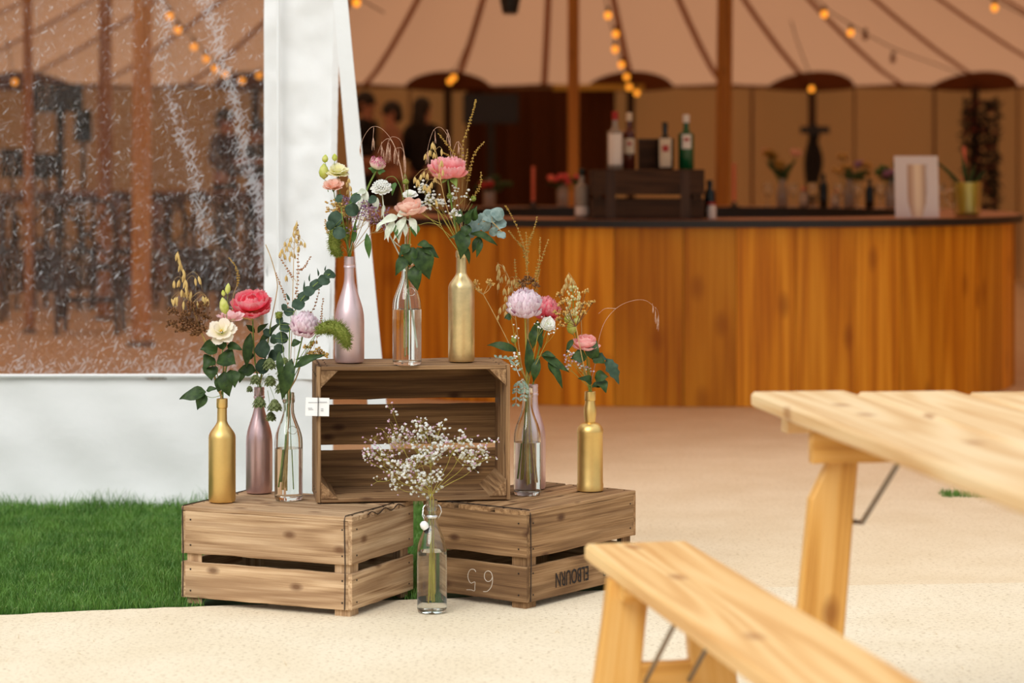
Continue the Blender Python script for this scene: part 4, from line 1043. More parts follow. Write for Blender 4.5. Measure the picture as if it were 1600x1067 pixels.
def leafset(root, key, specs, mat, dd=0.0, shape='ovate', jag=0.0):
    for sp in specs:
        x0, y0, x1, y1, w = sp[:5]; k = sp[5] if len(sp) > 5 else rnd(-0.02,0.0)
        leaf(root, F(key,x0,y0,dd), F(key,x1,y1,dd+k), w*DL[key]/FPX, mat, None, rnd(0.05,0.18), rnd(0.12,0.35), shape, 'leaf', jag)
def foxtail(root, key, path, r, dd=0.0, mat='foxtail'):
    pts = smooth_path([F(key,x,y,dd) for x, y in path], 8); stem(root, key, pts[0], None, 0.0014); n = len(pts); rr = r*DL[key]/FPX; b = MB()
    b.tube(pts, [rr*0.62*max(0.1,math.sin(PI*(0.12+0.83*i/n))**0.6) for i in range(n)], 8); core = b.build('spike', M[mat], root, True)
    b = MB()
    for i in range(n-1):
        for k in range(34):
            p = pts[i].lerp(pts[i+1], rnd(0,1)); d = V(rnd(-1,1),rnd(-1,1),rnd(-1,1)).normalized(); e = rr*max(0.1,math.sin(PI*(0.12+0.83*i/n))**0.6)
            b.tube([p+d*e*0.5, p+d*e*rnd(0.85,1.15)], [0.0011,0.0003], 3)
    b.build('bristles', M[mat], core, kind='stuff')
def umbel(root, key, hubs, dd, mat, br=0.0022, stmat='brownseed', n=12, rad=0.014, st_mid=None, r=0.0022):
    top = F(key, hubs[0][0], hubs[0][1], dd); 
    node = F(key, st_mid[-1][0], st_mid[-1][1], dd) if st_mid else top.lerp(BT[key]['top'],0.2)
    stem(root, key, node, [F(key,x,y,dd) for x, y in st_mid[:-1]] if st_mid else None, r, 'straw'); b = MB(); t_ = MB()
    for (x, y) in hubs:
        c = F(key, x, y, dd+rnd(-0.02,0.02)); t_.tube(smooth_path([node, node.lerp(c,0.6)+V(0,0,-0.004), c],3), 0.0011, 4)
        for k in range(n):
            p = c+V(rnd(-1,1),rnd(-1,1),rnd(-0.5,0.9))*rad; t_.tube([c,p], 0.0006, 3); b.ball(p, br*rnd(0.7,1.25), 5, 4)
    t_.build('rays', M[stmat], root, kind='stuff'); b.build('seed_heads', M[mat], root, kind='stuff')
def brome(root, key, arcs, drops, dd=0.0):
    first = True; allp = []
    for a in arcs:
        pts = smooth_path([F(key,x,y,dd) for x, y in a], 7); allp += pts
        if first: stem(root, key, pts[0], None, 0.0010, 'brome'); first = False
        b = MB(); b.tube(pts, [0.0010*(1.1-0.7*i/len(pts)) for i in range(len(pts))], 4); b.build('stem', M['brome'], root)
    tw = MB(); o0 = origin(root)
    for (x, y, h) in drops:
        c = F(key,x,y,dd+rnd(-0.015,0.015)); p0 = min(allp, key=lambda q: (q-c).length+ (0.5 if q.z < c.z else 0)); tw.tube(smooth_path([p0, p0.lerp(c,0.5)+V(0,0,0.006), c],4), 0.0004, 3)
        L = h*DL[key]/FPX; s = MB()
        for k in range(4):
            e = V(rnd(-0.12,0.12),rnd(-0.12,0.12),-1)*L*rnd(0.8,1.0); s.tube([c, c+e*0.4+V(rnd(-1,1),rnd(-1,1),0)*L*0.05, c+e], [0.0005,0.0012,0.0003], 4)
        s.build('spikelet', M['brome'], root)
    tw.build('branchlets', M['brome'], root, kind='stuff')
def buds(root, key, specs, mat='bud', dd=0.0):
    for (x, y, w, h, sx0, sy0) in specs:
        c = F(key,x,y,dd); s = DL[key]/FPX; b = MB(); ww, hh = w*s/2, h*s
        b.lathe([(0.0005,-hh*0.5),(ww*0.8,-hh*0.3),(ww,-hh*0.05),(ww*0.75,hh*0.25),(ww*0.35,hh*0.42),(0.0004,hh*0.52)], 10, c, V(rnd(-0.2,0.2),0,1).normalized()); b.build('bud', M[mat], root, True)
        stalk(root, [F(key,sx0,sy0,dd), F(key,(x+sx0)/2,(y+sy0)/2,dd), c+V(0,0,-hh*0.45)], 0.0010, 'stemgreen')
def pods(root, key, specs, dd=0.0, mat='hops'):
    for (x, y, w, h, sx0, sy0) in specs:
        c = F(key,x,y,dd+rnd(-0.02,0.02)); s = DL[key]/FPX; b = MB(); R_ = w*s/2
        for ring in range(4):
            zt = 0.5-ring*0.3; rr = R_*math.sqrt(max(0.1,1-(zt*0.9)**2))
            for k in range(8):
                a = 2*PI*k/8+ring*0.4; d = V(math.cos(a)*0.8,math.sin(a)*0.8,-0.85)
                p0 = c+V(0,0,zt*h*s*0.5)+V(math.cos(a),math.sin(a),0)*rr*0.35; p1 = p0+d*rr*0.8
                sd = V(-math.sin(a),math.cos(a),0)*rr*0.33
                b.add([p0-sd*0.6,p0+sd*0.6,p1+sd,p1-sd,p1+d*rr*0.3], [(0,1,2,3),(3,2,4)])
        b.ball(c, R_*0.6, 8, 6); pod = b.build('seed_pod', M[mat], root)
        stalk(root, [F(key,sx0,sy0,dd), F(key,(x+sx0)/2,(y+sy0)/2-4,dd), c+V(0,0,h*s*0.4)], 0.0008, 'stemgreen')
UPF = V(0.05,-0.55,0.83)
PEONY_OPEN = lambda s: [('bowl',8,80,0.040*s,0.006*s,-0.002),('bowl',9,60,0.043*s,0.006*s,0.0),('bowl',9,44,0.043*s,0.005*s,0.002),('bowl',8,30,0.038*s,0.005*s,0.003),('inner',7,18,0.030*s,0.004*s,0.004)]
PEONY_BALL = lambda s: [('ball',10,70,0.037*s,0.005*s,-0.004),('ball',11,50,0.042*s,0.005*s,0.0),('ball',12,32,0.046*s,0.005*s,0.002),('ball',11,16,0.047*s,0.004*s,0.003),('inner',9,4,0.046*s,0.003*s,0.004)]
ROSE = lambda s: [('rose',5,58,0.030*s,0.005*s,0.0),('rose',5,38,0.031*s,0.005*s,0.001),('rose',5,22,0.031*s,0.004*s,0.002),('rose',4,8,0.029*s,0.002*s,0.003)]
LISI = lambda s: [('flat',6,78,0.030*s,0.004*s,0.0),('flat',6,54,0.027*s,0.004*s,0.002),('flat',5,28,0.021*s,0.003*s,0.003)]

# ---------------- gold bottle on the lighter crate (L1)
k = 'L1'
p = plant('lisianthus', 'cream lisianthus with yellow green buds in the bright gold bottle', 'flower', k)
c = F(k,346,519,-0.02); stem(p,k,c,[F(k,349,575,-0.01)],0.0018); bloom(p,c,V(0.0,-0.75,0.66),LISI(1.3),'pet_cream',11,0.004); calyx(p,c,V(0,-0.5,0.85),0.006,0.010)
buds(p,k,[(350,478,15,27,349,520),(356,451,9,17,354,500),(349,458,7,10,352,490)])
p = plant('lisianthus', 'pale pink lisianthus tucked behind the coral peony', 'flower', k)
c = F(k,361,500,0.03); stem(p,k,c,[F(k,356,560,0.02)],0.0016); bloom(p,c,V(0.0,-0.25,0.96),[('flat',6,60,0.040,0.004,0.0),('flat',5,38,0.034,0.004,0.001)],'pet_palepink',12)
p = plant('dried_umbel', 'dark brown dried seed umbel leaning out of the bright gold bottle', 'seed head', k)
umbel(p,k,[(270,487),(268,506),(282,515),(290,490),(300,505),(312,490),(318,478),(322,495),(300,478),(305,520),(292,512),(310,508),(286,500),(316,515)],0.0,'brownseed',0.0036,n=20,rad=0.014,st_mid=[(338,600),(326,545),(315,520)],r=0.0028)
p = plant('oat_stalk', 'golden oat stalk rising above the brown umbel', 'grass', k)
oats(p,k,[(336,590),(318,530),(300,475),(290,440),(283,412),(278,393)],[(277,394),(279,402),(282,411),(286,420),(287,428),(290,437),(272,438),(280,437),(305,434),(310,431),(290,446),(284,452),(293,452),(299,455),(274,464),(268,466),(277,463),(322,463),(317,462),(325,466),(287,470),(308,470)],0.01)
p = plant('dock_spike', 'thin yellow seed spike behind the coral peony', 'seed head', k)
spikes(p,k,[[(362,520),(364,465),(372,440),(369,418),(357,402)],[(366,500),(380,497),(395,500)]],0.085,'dock',frac=0.6)
p = plant('rose_foliage', 'dark rose leaves spilling over the neck of the bright gold bottle', 'foliage', k)
stem(p,k,F(k,330,530,-0.015),[F(k,343,600,-0.015),F(k,335,565,-0.015)],0.0016,'straw')
leafset(p,k,[(340,545,313,545,34),(336,560,316,575,26),(332,572,330,594,26),(342,555,368,568,38),(350,580,358,620,26),(360,578,368,604,24),(344,545,352,528,26),(355,540,378,545,16),(348,590,340,612,22)],'rosegreen',-0.02)
stalk(p,[F(k,345,618,-0.01),F(k,330,621,-0.02),F(k,312,614,-0.025)],0.0009,'stemgreen')
leafset(p,k,[(322,612,280,622,24),(320,615,308,640,20),(322,610,340,606,10),(318,612,300,612,8)],'rosegreen',-0.025)

# ---------------- dusky rose bottle (L2)
k = 'L2'
p = plant('peony', 'open coral pink peony with yellow stamens above the dusky rose bottle', 'flower', k)
c = F(k,394,484,-0.03); stem(p,k,c,[F(k,398,560,-0.02)],0.0024); bloom(p,c,V(0.0,-0.42,0.91),PEONY_OPEN(1.38),'pet_coral',21,0.008); calyx(p,c,V(0,-0.3,0.95),0.010,0.012)
leafset(p,k,[(398,555,380,560,12),(392,520,384,575,18),(402,520,418,505,10),(400,580,372,578,22),(380,575,374,598,14),(398,520,384,507,9),(404,540,440,500,11)],'rosegreen',-0.02,'lance')
p = plant('eucalyptus', 'dark round eucalyptus leaves around the neck of the dusky rose bottle', 'foliage', k)
eucalyptus(p,k,[(407,590),(414,560),(420,530),(424,500)],[(411,545,30,100),(411,572,26,60),(428,556,22,20),(436,545,18,-30),(418,520,16,150)],'eucdark',-0.03)
p = plant('hop_pods', 'hanging green hop like seed pods between the rose and clear bottles', 'seed head', k)
stem(p,k,F(k,418,575,-0.04),None,0.0012)
pods(p,k,[(421,565,20,20,418,580),(399,590,16,18,410,585),(422,592,18,20,418,585),(438,604,16,20,425,590),(405,625,20,18,410,597),(429,630,22,16,420,600),(423,648,16,16,418,610),(440,580,15,16,430,585),(445,562,12,14,436,575),(390,606,10,12,404,596)],-0.05)
p = plant('grass_stem', 'bare arching straw stem rising beside the coral peony', 'grass', k)
stem(p,k,F(k,415,382,0.0),[F(k,410,582,0.0),F(k,417,550,0.0),F(k,420,520,0.0),F(k,431,465,0.0),F(k,433,440,0.0),F(k,424,405,0.0)],0.0014,'straw')

# ---------------- clear bottle by the upright crate (L3)
k = 'L3'
p = plant('peony', 'blush pink ball shaped peony in the clear bottle by the upright crate', 'flower', k)
c = F(k,475,516,-0.02); stem(p,k,c,[F(k,462,570,-0.01)],0.0024); bloom(p,c,V(0.12,-0.35,0.93),PEONY_BALL(1.08),'pet_blush',31); calyx(p,c,V(0.1,-0.3,0.95),0.010,0.012)
p = plant('seed_spike', 'tall rust coloured seed spike with side branches above the blush peony', 'seed head', k)
spikes(p,k,[[(460,560),(463,470),(465,430),(466,395),(465,350)],[(463,440),(452,425),(436,400)],[(465,425),(475,418),(486,400)],[(455,500),(446,465),(430,425)],[(470,520),(480,500),(495,470),(500,440)],[(490,545),(500,510),(505,465)],[(470,530),(472,510),(473,485)]],0.03,'rustseed',frac=0.75)
p = plant('oat_stalk', 'golden oats beside the rust coloured seed spike', 'grass', k)
oats(p,k,[(456,520),(458,440),(460,380),(464,345)],[(464,346),(461,352),(466,358),(458,362),(468,366),(455,370),(462,372),(470,376),(452,378),(445,377),(448,385),(441,388),(444,396),(455,392),(439,392),(467,384),(476,378),(460,396),(452,400),(447,430)],0.035,L=0.020)
p = plant('eucalyptus', 'eucalyptus branch with round leaves reaching over the crate', 'foliage', k)
eucalyptus(p,k,[(452,600),(452,540),(455,500),(470,470),(492,445),(516,428)],[(515,429,20,-5),(506,438,20,-10),(494,445,22,20),(483,455,20,10),(474,464,20,20),(466,476,22,15),(452,488,18,0),(446,512,20,10),(440,528,22,0),(437,500,14,95),(444,480,12,100),(428,530,16,90)],'eucdark',0.0)
leafset(p,k,[(453,470,447,458,4),(474,455,476,438,3),(484,440,484,428,3),(497,432,496,419,3),(508,424,509,415,3)],'eucdark',0.0,'lance')
p = plant('foxtail', 'curved furry green foxtail in front of the pale pink bottle', 'seed head', k)
foxtail(p,k,[(497,517),(512,511),(527,514),(538,526),(543,542)],17,-0.085)
stalk(p,[F(k,468,560,-0.04),F(k,484,535,-0.075),F(k,498,517,-0.085)],0.0010,'stemgreen')
p = plant('dried_umbel', 'small tan seed cluster beside the corner of the upright crate', 'seed head', k)
umbel(p,k,[(480,542),(490,537),(497,547),(502,553),(485,554),(507,556),(492,556)],-0.02,'orange_fl',0.0034,n=12,rad=0.010,st_mid=[(463,590),(472,562)])
p = plant('rose_foliage', 'long dark leaves hanging from the clear bottle by the upright crate', 'foliage', k)
stem(p,k,F(k,455,575,-0.03),None,0.0014)
leafset(p,k,[(458,575,506,552,14),(440,580,437,598,10),(456,560,440,625,24),(436,548,439,595,12),(462,562,503,555,7),(455,540,470,533,14)],'rosegreen',-0.045,'lance')
p = plant('scabious_button', 'green button seed head beside the blush peony', 'seed head', k)
stem(p,k,F(k,436,496,0.0),[F(k,444,560,0.0)],0.0010)
b = MB(); c = F(k,436,492,0.0); b.ball(c,0.010,12,8)
for i in range(70):
    d = V(rnd(-1,1),rnd(-1,1),rnd(-1,1)).normalized(); b.tube([c+d*0.009,c+d*0.0135],[0.0011,0.0004],3)
b.build('button', M['foxtail'], p)

# ---------------- pale pink bottle on the upright crate (T1)
k = 'T1'
p = plant('lisianthus', 'lemon white lisianthus topmost in the pale pink bottle', 'flower', k)
c = F(k,528,272,0.0); stem(p,k,c,[F(k,535,340,0.025),F(k,531,300,0.03)],0.0015); bloom(p,c,V(0.05,-0.45,0.88),[('flat',7,62,0.032,0.004,0.0),('flat',7,42,0.031,0.004,0.001),('flat',6,22,0.028,0.003,0.002)],'pet_lemon',41); calyx(p,c,V(0,-0.3,0.95),0.006,0.010)
buds(p,k,[(508,248,10,13,512,275),(506,268,16,25,513,300),(523,246,9,12,522,262)])
p = plant('lisianthus', 'peach lisianthus below the lemon white one', 'flower', k)
c = F(k,521,295,-0.03); stem(p,k,c,[F(k,530,350,-0.02)],0.0015); bloom(p,c,V(0.0,-0.45,0.88),[('flat',6,58,0.034,0.004,0.0),('flat',6,40,0.031,0.004,0.001),('flat',5,20,0.027,0.003,0.002)],'pet_peach',42); calyx(p,c,V(0,-0.3,0.95),0.006,0.010)
p = plant('peony_bud', 'closed pink and green peony bud on a thick stem', 'flower', k)
c = F(k,588,264,-0.01); stem(p,k,c+V(0,0,-0.004),[F(k,552,360,0.0),F(k,572,300,0.0)],0.0030); bloom(p,c,V(0.2,-0.3,0.93),[('ball',6,30,0.030,0.006,0.0),('ball',6,18,0.033,0.005,0.0),('inner',5,8,0.033,0.004,0.0)],'pet_bud',43); calyx(p,c,V(0.2,-0.2,0.95),0.010,0.008)
leafset(p,k,[(586,268,576,262,12),(590,270,602,266,12)],'midgreen',-0.02)
p = plant('sea_lavender', 'purple sea lavender spray in the pale pink bottle', 'flower', k)
spray(p,k,[(562,345,26,18),(585,340,20,16),(548,332,18,14),(540,318,14,12),(592,352,14,12),(575,330,14,12)],-0.035,62,0.02,['purple_fl','purple_fl','purple_fl','pink_fl'],0.0026,None,'straw',seed=4)
p = plant('yarrow', 'ochre yarrow cluster under the peach lisianthus', 'flower', k)
spray(p,k,[(532,324,14,8),(526,333,12,8),(542,330,9,8)],-0.045,46,0.012,['orange_fl'],0.0032,seed=5)
p = plant('eucalyptus', 'dusky eucalyptus leaves gathered at the neck of the pale pink bottle', 'foliage', k)
eucalyptus(p,k,[(546,395),(540,370),(536,345),(533,325)],[(550,328,24,-10),(524,342,26,80),(530,364,23,150),(516,352,16,100),(530,310,14,70),(556,310,18,50),(582,312,16,30)],'eucdark',-0.085)
leafset(p,k,[(573,364,577,404,11),(560,300,545,322,10),(552,380,556,350,8)],'midgreen',-0.03,'lance')
p = plant('foxtail', 'drooping green foxtail against the neck of the pale pink bottle', 'seed head', k)
foxtail(p,k,[(542,372),(532,358),(523,370),(524,388),(531,398)],15,-0.03)
p = plant('seed_spike', 'short brown seed spike leaning over the white canvas', 'seed head', k)
spikes(p,k,[[(535,385),(520,370),(510,358),(508,342)]],-0.02,'orange_fl',frac=0.6,spread=0.005,r=0.0022)
p = plant('lambs_ear', 'hanging white felted leaves beside the purple sea lavender', 'foliage', k)
stem(p,k,F(k,573,305,-0.03),[F(k,560,350,-0.03)],0.0012,'silver')
leafset(p,k,[(572,296,571,332,12),(586,306,588,334,12),(566,305,560,330,8),(572,298,556,304,10),(578,296,590,292,6),(600,320,596,340,6)],'silver',-0.035)
p = plant('oat_stalk', 'few golden oats between the peach lisianthus and the strap', 'grass', k)
oats(p,k,[(545,380),(545,320),(545,285)],[(545,278),(541,284),(547,290),(543,296),(549,300)],-0.02,L=0.019)

# ---------------- clear bottle on the upright crate (T2)
k = 'T2'
p = plant('scabious', 'white pincushion scabious on a pale stem', 'flower', k)
c = F(k,596,294,-0.02); stem(p,k,c,[F(k,628,405,-0.01),F(k,602,350,-0.02),F(k,599,320,-0.02)],0.0018,'silver')
bloom(p,c,V(0.0,-0.55,0.83),[('flat',13,84,0.017,0.013,-0.002),('flat',11,72,0.016,0.011,0.003)],'pet_white',51)
b = MB(); ax = V(0,-0.55,0.83).normalized(); q = V(0,0,1).rotation_difference(ax)
for i in range(64):
    a = i*2.39996; rr = math.sqrt(i/64); d = q @ V(math.cos(a)*rr*0.024, math.sin(a)*rr*0.024, 0.020*(1-rr*rr*0.75)); b.ball(c+d*(1+0.12*(i%2)), 0.0034, 5, 4)
b.build('florets', M['white_fl'], p, True, 'stuff')
p = plant('rose', 'pale peach rose in the clear bottle on the upright crate', 'flower', k)
c = F(k,641,333,-0.03); stem(p,k,c,[F(k,640,385,-0.02)],0.0024,'stemyellow'); bloom(p,c,V(-0.05,-0.30,0.95),ROSE(1.32),'pet_peach',52); calyx(p,c,V(0,-0.3,0.95),0.008,0.010)
p = plant('lambs_ear', 'drooping silver white felted leaves on an arching pale stem', 'foliage', k)
stem(p,k,F(k,640,345,-0.03),[F(k,630,390,-0.02),F(k,608,366,-0.03),F(k,622,338,-0.03)],0.0016,'silver')
leafset(p,k,[(622,338,590,352,14),(616,345,600,375,13),(626,342,622,380,14),(634,338,614,376,11),(640,340,652,365,13),(620,336,640,334,13),(605,345,586,360,9),(630,345,634,372,10),(596,348,588,362,9),(608,352,606,378,10)],'silver',-0.045)
stalk(p,[F(k,633,385,-0.03),F(k,634,360,-0.03),F(k,642,355,-0.03),F(k,650,362,-0.03)],0.0010,'silver')
leafset(p,k,[(646,350,650,370,17),(616,350,622,374,8)],'midgreen',-0.05)
p = plant('rose_foliage', 'broad dark crinkled leaves over the neck of the clear top bottle', 'foliage', k)
stem(p,k,F(k,642,382,-0.03),None,0.0020,'straw')
leafset(p,k,[(646,386,640,415,28),(652,386,672,436,36),(660,385,686,402,18),(634,400,618,430,20),(648,415,652,454,24),(640,382,622,402,18),(652,382,676,386,14)],'rosegreen',-0.05)
p = plant('brome_grass', 'arching reddish brome grass drooping over the peony bud', 'grass', k)
brome(p,k,[[(640,340),(630,285),(618,232),(600,204),(582,198),(568,215),(562,240)],[(630,280),(622,245),(610,218),(598,222),(590,240)],[(632,290),(633,250),(626,220),(612,214),(606,226)],[(632,285),(634,252),(628,232),(618,232)],[(584,199),(583,215)]],[(563,226,22),(583,214,24),(596,226,22),(604,232,26),(610,228,28),(617,232,26),(623,235,24),(606,222,22),(631,240,24),(633,248,22),(600,236,18)],0.085)
p = plant('white_daisy', 'small white flower behind the pale peach rose', 'flower', k)
c = F(k,641,305,0.05); stem(p,k,c,[F(k,640,370,0.03)],0.0012); bloom(p,c,V(0,-0.5,0.86),[('flat',11,70,0.020,0.002,0.0),('flat',9,45,0.017,0.002,0.001)],'pet_white',53)
p = plant('green_bud', 'nodding green buds on hooked stems above the pale peach rose', 'flower', k)
stem(p,k,F(k,634,330,0.0),None,0.0012)
buds(p,k,[(634,284,11,10,634,300)],'foxtail'); stalk(p,[F(k,636,325,0),F(k,637,290,0),F(k,633,272,0),F(k,630,280,0)],0.0010,'stemgreen'); stalk(p,[F(k,632,330,0),F(k,628,300,0),F(k,618,278,0),F(k,606,277,0),F(k,601,285,0)],0.0010,'stemgreen')
leafset(p,k,[(618,285,612,305,10)],'midgreen',0.0)

# ---------------- worn gold bottle on the upright crate (T3)
k = 'T3'
p = plant('peony', 'salmon pink peony seen from the side, highest of all the flowers', 'flower', k)
c = F(k,699,277,-0.03); stem(p,k,c,[F(k,715,375,-0.01),F(k,704,310,-0.02)],0.0030); bloom(p,c,V(0.02,-0.12,0.99),[('bowl',8,62,0.052,0.010,0.0),('bowl',9,48,0.061,0.009,0.001),('bowl',9,33,0.064,0.007,0.002),('bowl',7,16,0.060,0.005,0.003),('inner',6,6,0.050,0.003,0.004)],'pet_salmon',61); calyx(p,c,V(0,-0.1,0.99),0.013,0.010)
leafset(p,k,[(706,278,714,292,12),(700,280,690,286,8)],'stemgreen',-0.05)
p = plant('dock_spike', 'tall ochre dock spikes behind the salmon peony', 'seed head', k)
spikes(p,k,[[(722,340),(722,270),(722,230),(733,195),(740,170),(744,155)],[(724,330),(732,275),(742,240),(757,221)],[(726,330),(738,310),(750,290),(752,268)],[(720,320),(712,250),(698,225),(684,208)],[(722,300),(726,260),(731,232)],[(718,310),(705,250),(690,238)]],0.03,'dock',frac=0.72,spread=0.0046,r=0.0026)
p = plant('gypsophila', 'white gypsophila spray below the salmon peony', 'flower', k)
spray(p,k,[(675,312,22,16),(668,298,14,10),(690,322,18,14),(655,325,14,8),(705,305,14,12),(712,330,14,14)],-0.035,26,0.02,['white_fl'],0.0042,None,'stemyellow',seed=6)
stalk(p,[F(k,716,392,-0.02),F(k,700,370,-0.03),F(k,688,350,-0.03),F(k,684,330,-0.03)],0.0014,'stemyellow'); stalk(p,[F(k,688,352,-0.03),F(k,670,348,-0.03),F(k,652,352,-0.03)],0.0009,'stemyellow'); stalk(p,[F(k,690,350,-0.03),F(k,668,340,-0.03),F(k,655,330,-0.03)],0.0008,'stemyellow')
p = plant('eucalyptus', 'blue grey silver dollar eucalyptus leaning right over the gold bottle', 'foliage', k)
eucalyptus(p,k,[(724,390),(730,370),(745,352),(765,345),(784,362)],[(752,345,26,60),(766,338,28,20),(777,334,24,-40),(780,350,24,20),(743,352,26,40),(771,362,16,-110),(783,367,16,-20),(734,362,22,120),(758,352,22,-60)],'eucblue',-0.02,stmat='straw')
p = plant('peony_foliage', 'dark green peony leaves over the mouth of the worn gold bottle', 'foliage', k)
stem(p,k,F(k,724,360,-0.03),None,0.0018)
leafset(p,k,[(722,358,721,404,26),(728,350,738,326,18),(740,345,744,322,16),(716,350,720,326,14),(734,352,724,372,20),(726,368,700,372,7)],'rosegreen',-0.05)
leafset(p,k,[(735,365,778,382,14),(750,368,738,395,13),(752,372,745,402,10),(724,382,734,412,10)],'rosegreen',-0.03,'lance')
p = plant('brome_grass', 'fine arching brome grass over the salmon peony', 'grass', k)
brome(p,k,[[(718,330),(706,260),(702,220),(690,200),(678,203),(670,225),(667,245)],[(704,240),(703,215),(697,202)],[(704,250),(714,222),(722,232),(725,245)]],[(668,236,22),(700,206,24),(716,224,20),(724,234,18),(680,206,20)],0.04)
p = plant('oat_stalk', 'golden oats hanging across the salmon peony', 'grass', k)
oats(p,k,[(716,370),(700,330),(690,290),(684,250),(678,225)],[(676,222),(679,226),(672,234),(678,238),(665,240),(690,232),(648,276),(653,280),(658,272),(663,268),(668,270),(670,290),(664,288),(675,284),(680,276),(686,270),(692,264),(681,312),(690,250)],-0.115,L=0.022)
p = plant('scabious_button', 'two small green buttons on thin stems below the salmon peony', 'seed head', k)
stem(p,k,F(k,703,308,-0.04),[F(k,712,360,-0.03)],0.0010); stalk(p,[F(k,722,380,-0.03),F(k,728,340,-0.03),F(k,738,318,-0.03)],0.0009,'stemgreen')
for (x, y, r_) in ((703,306,0.0085),(740,310,0.0075)):
    b = MB(); c = F(k,x,y,-0.04); b.ball(c,r_,10,7)
    for i in range(40):
        d = V(rnd(-1,1),rnd(-1,1),rnd(-1,1)).normalized(); b.tube([c+d*r_*0.9,c+d*r_*1.3],[0.0010,0.0004],3)
    b.build('button', M['foxtail'], p)

# ---------------- clear and rose bottles on the darker crate (R1, R0)
k = 'R1'
p = plant('peony', 'large blush peony ball in the clear bottle on the darker crate', 'flower', k)
c = F(k,820,486,-0.03); stem(p,k,c,[F(k,822,540,-0.02)],0.0026,'stemyellow'); bloom(p,c,V(-0.05,-0.40,0.92),PEONY_BALL(1.28),'pet_blush',71); calyx(p,c,V(0,-0.3,0.95),0.011,0.012)
p = plant('peony', 'coral peony half hidden behind the large blush peony', 'flower', 'R0')
c = F('R0',851,492,-0.03); stem(p,'R0',c,None,0.0024); bloom(p,c,V(0.25,-0.25,0.93),PEONY_BALL(1.1),'pet_coral',72); calyx(p,c,V(0.2,-0.2,0.95),0.010,0.012)
p = plant('ranunculus', 'small white ranunculus under the coral peony', 'flower', k)
c = F(k,856,507,-0.04); stem(p,k,c,[F(k,838,560,-0.02)],0.0013); bloom(p,c,V(0.1,-0.8,0.55),[('rose',7,78,0.021,0.002,-0.002),('rose',7,56,0.020,0.002,0.0),('rose',6,34,0.017,0.002,0.001),('rose',4,14,0.013,0.001,0.002)],'pet_white',73)
p = plant('dock_spike', 'fan of tall ochre dock spikes above the blush peony', 'seed head', k)
spikes(p,k,[[(826,470),(824,430),(822,400),(812,365),(798,335),(789,321)],[(823,420),(818,390),(806,375),(794,360)],[(824,415),(826,380),(834,360),(839,338)],[(824,425),(823,390),(822,362)],[(830,460),(838,430),(848,400),(857,373)],[(832,440),(842,410),(844,370)],[(812,460),(806,430),(804,404)],[(835,470),(840,440),(843,420)]],0.04,'dock',frac=0.8,spread=0.0042,r=0.0023)
p = plant('oat_stalk', 'golden oats hanging left of the large blush peony', 'grass', k)
oats(p,k,[(815,570),(806,500),(800,450),(788,420),(778,412)],[(778,412),(780,420),(786,414),(778,428),(784,432),(779,442),(790,430),(795,436),(800,438),(788,450),(790,462),(789,474),(795,448),(804,436),(782,480),(779,492),(790,486),(808,440),(812,436),(800,446)],0.055,L=0.022)
p = plant('fennel_umbel', 'thin brown fennel stalk with small umbels leaning left', 'seed head', k)
umbel(p,k,[(745,442),(768,446),(748,452),(764,440),(741,448)],-0.02,'orange_fl',0.0026,'straw',n=14,rad=0.009,st_mid=[(815,580),(797,540),(770,487),(755,460)],r=0.0013)
p = plant('dried_umbel', 'brown dried umbel behind the top of the large blush peony', 'seed head', k)
umbel(p,k,[(815,440),(825,436),(832,440),(820,446),(838,446)],0.03,'brownseed',0.0032,n=14,rad=0.010,st_mid=[(824,560),(824,470)])
p = plant('peony_foliage', 'long dark peony leaves spreading from the clear bottle on the darker crate', 'foliage', k)
stem(p,k,F(k,822,560,-0.03),None,0.0016)
leafset(p,k,[(810,550,761,537,15),(826,585,826,530,16),(838,530,840,500,20),(846,545,840,505,9),(800,495,788,497,12),(836,510,832,545,16)],'rosegreen',-0.03,'lance')
stalk(p,[F(k,824,590,-0.02),F(k,836,562,-0.03),F(k,852,553,-0.03)],0.0010,'stemgreen')
leafset(p,k,[(842,558,833,598,15),(846,555,890,580,15),(856,562,880,606,14),(858,560,866,588,10),(846,553,868,556,10)],'rosegreen',-0.04,'lance')
p = plant('dusty_miller', 'silver edged dusty miller leaf hanging over the crate corner', 'foliage', k)
stem(p,k,F(k,815,592,-0.04),None,0.0012,'silver')
for (pts, w0) in (([(818,592),(808,602),(806,630)],12),([(815,594),(820,605),(817,622)],10),([(812,588),(800,564),(778,559)],10)):
    stalk(p,[F(k,x,y,-0.06) for x, y in pts],0.0012,'silver')
    for i in range(7):
        t_ = 0.2+0.8*i/6; q = smooth_path([F(k,x,y,-0.06) for x, y in pts],6); c = q[int(t_*(len(q)-1))]
        for s in (-1,1):
            tip = c+V(s*0.014*(1.1-0.3*t_),-0.003,-0.009 if pts[2][1] > 600 else 0.008); leaf(p,c,tip,0.007,'dustymiller',V(0,-1,0.2),0.1,0.2,'obov')
p = plant('gypsophila', 'loose white gypsophila florets between the stems under the blush peony', 'flower', k)
spray(p,k,[(800,520,16,22),(862,515,12,14),(808,560,10,14),(845,500,12,14)],-0.105,9,0.015,['white_fl'],0.0032,None,'stemyellow',seed=8)
buds(p,k,[(803,531,10,12,812,560)],'foxtail',-0.04)

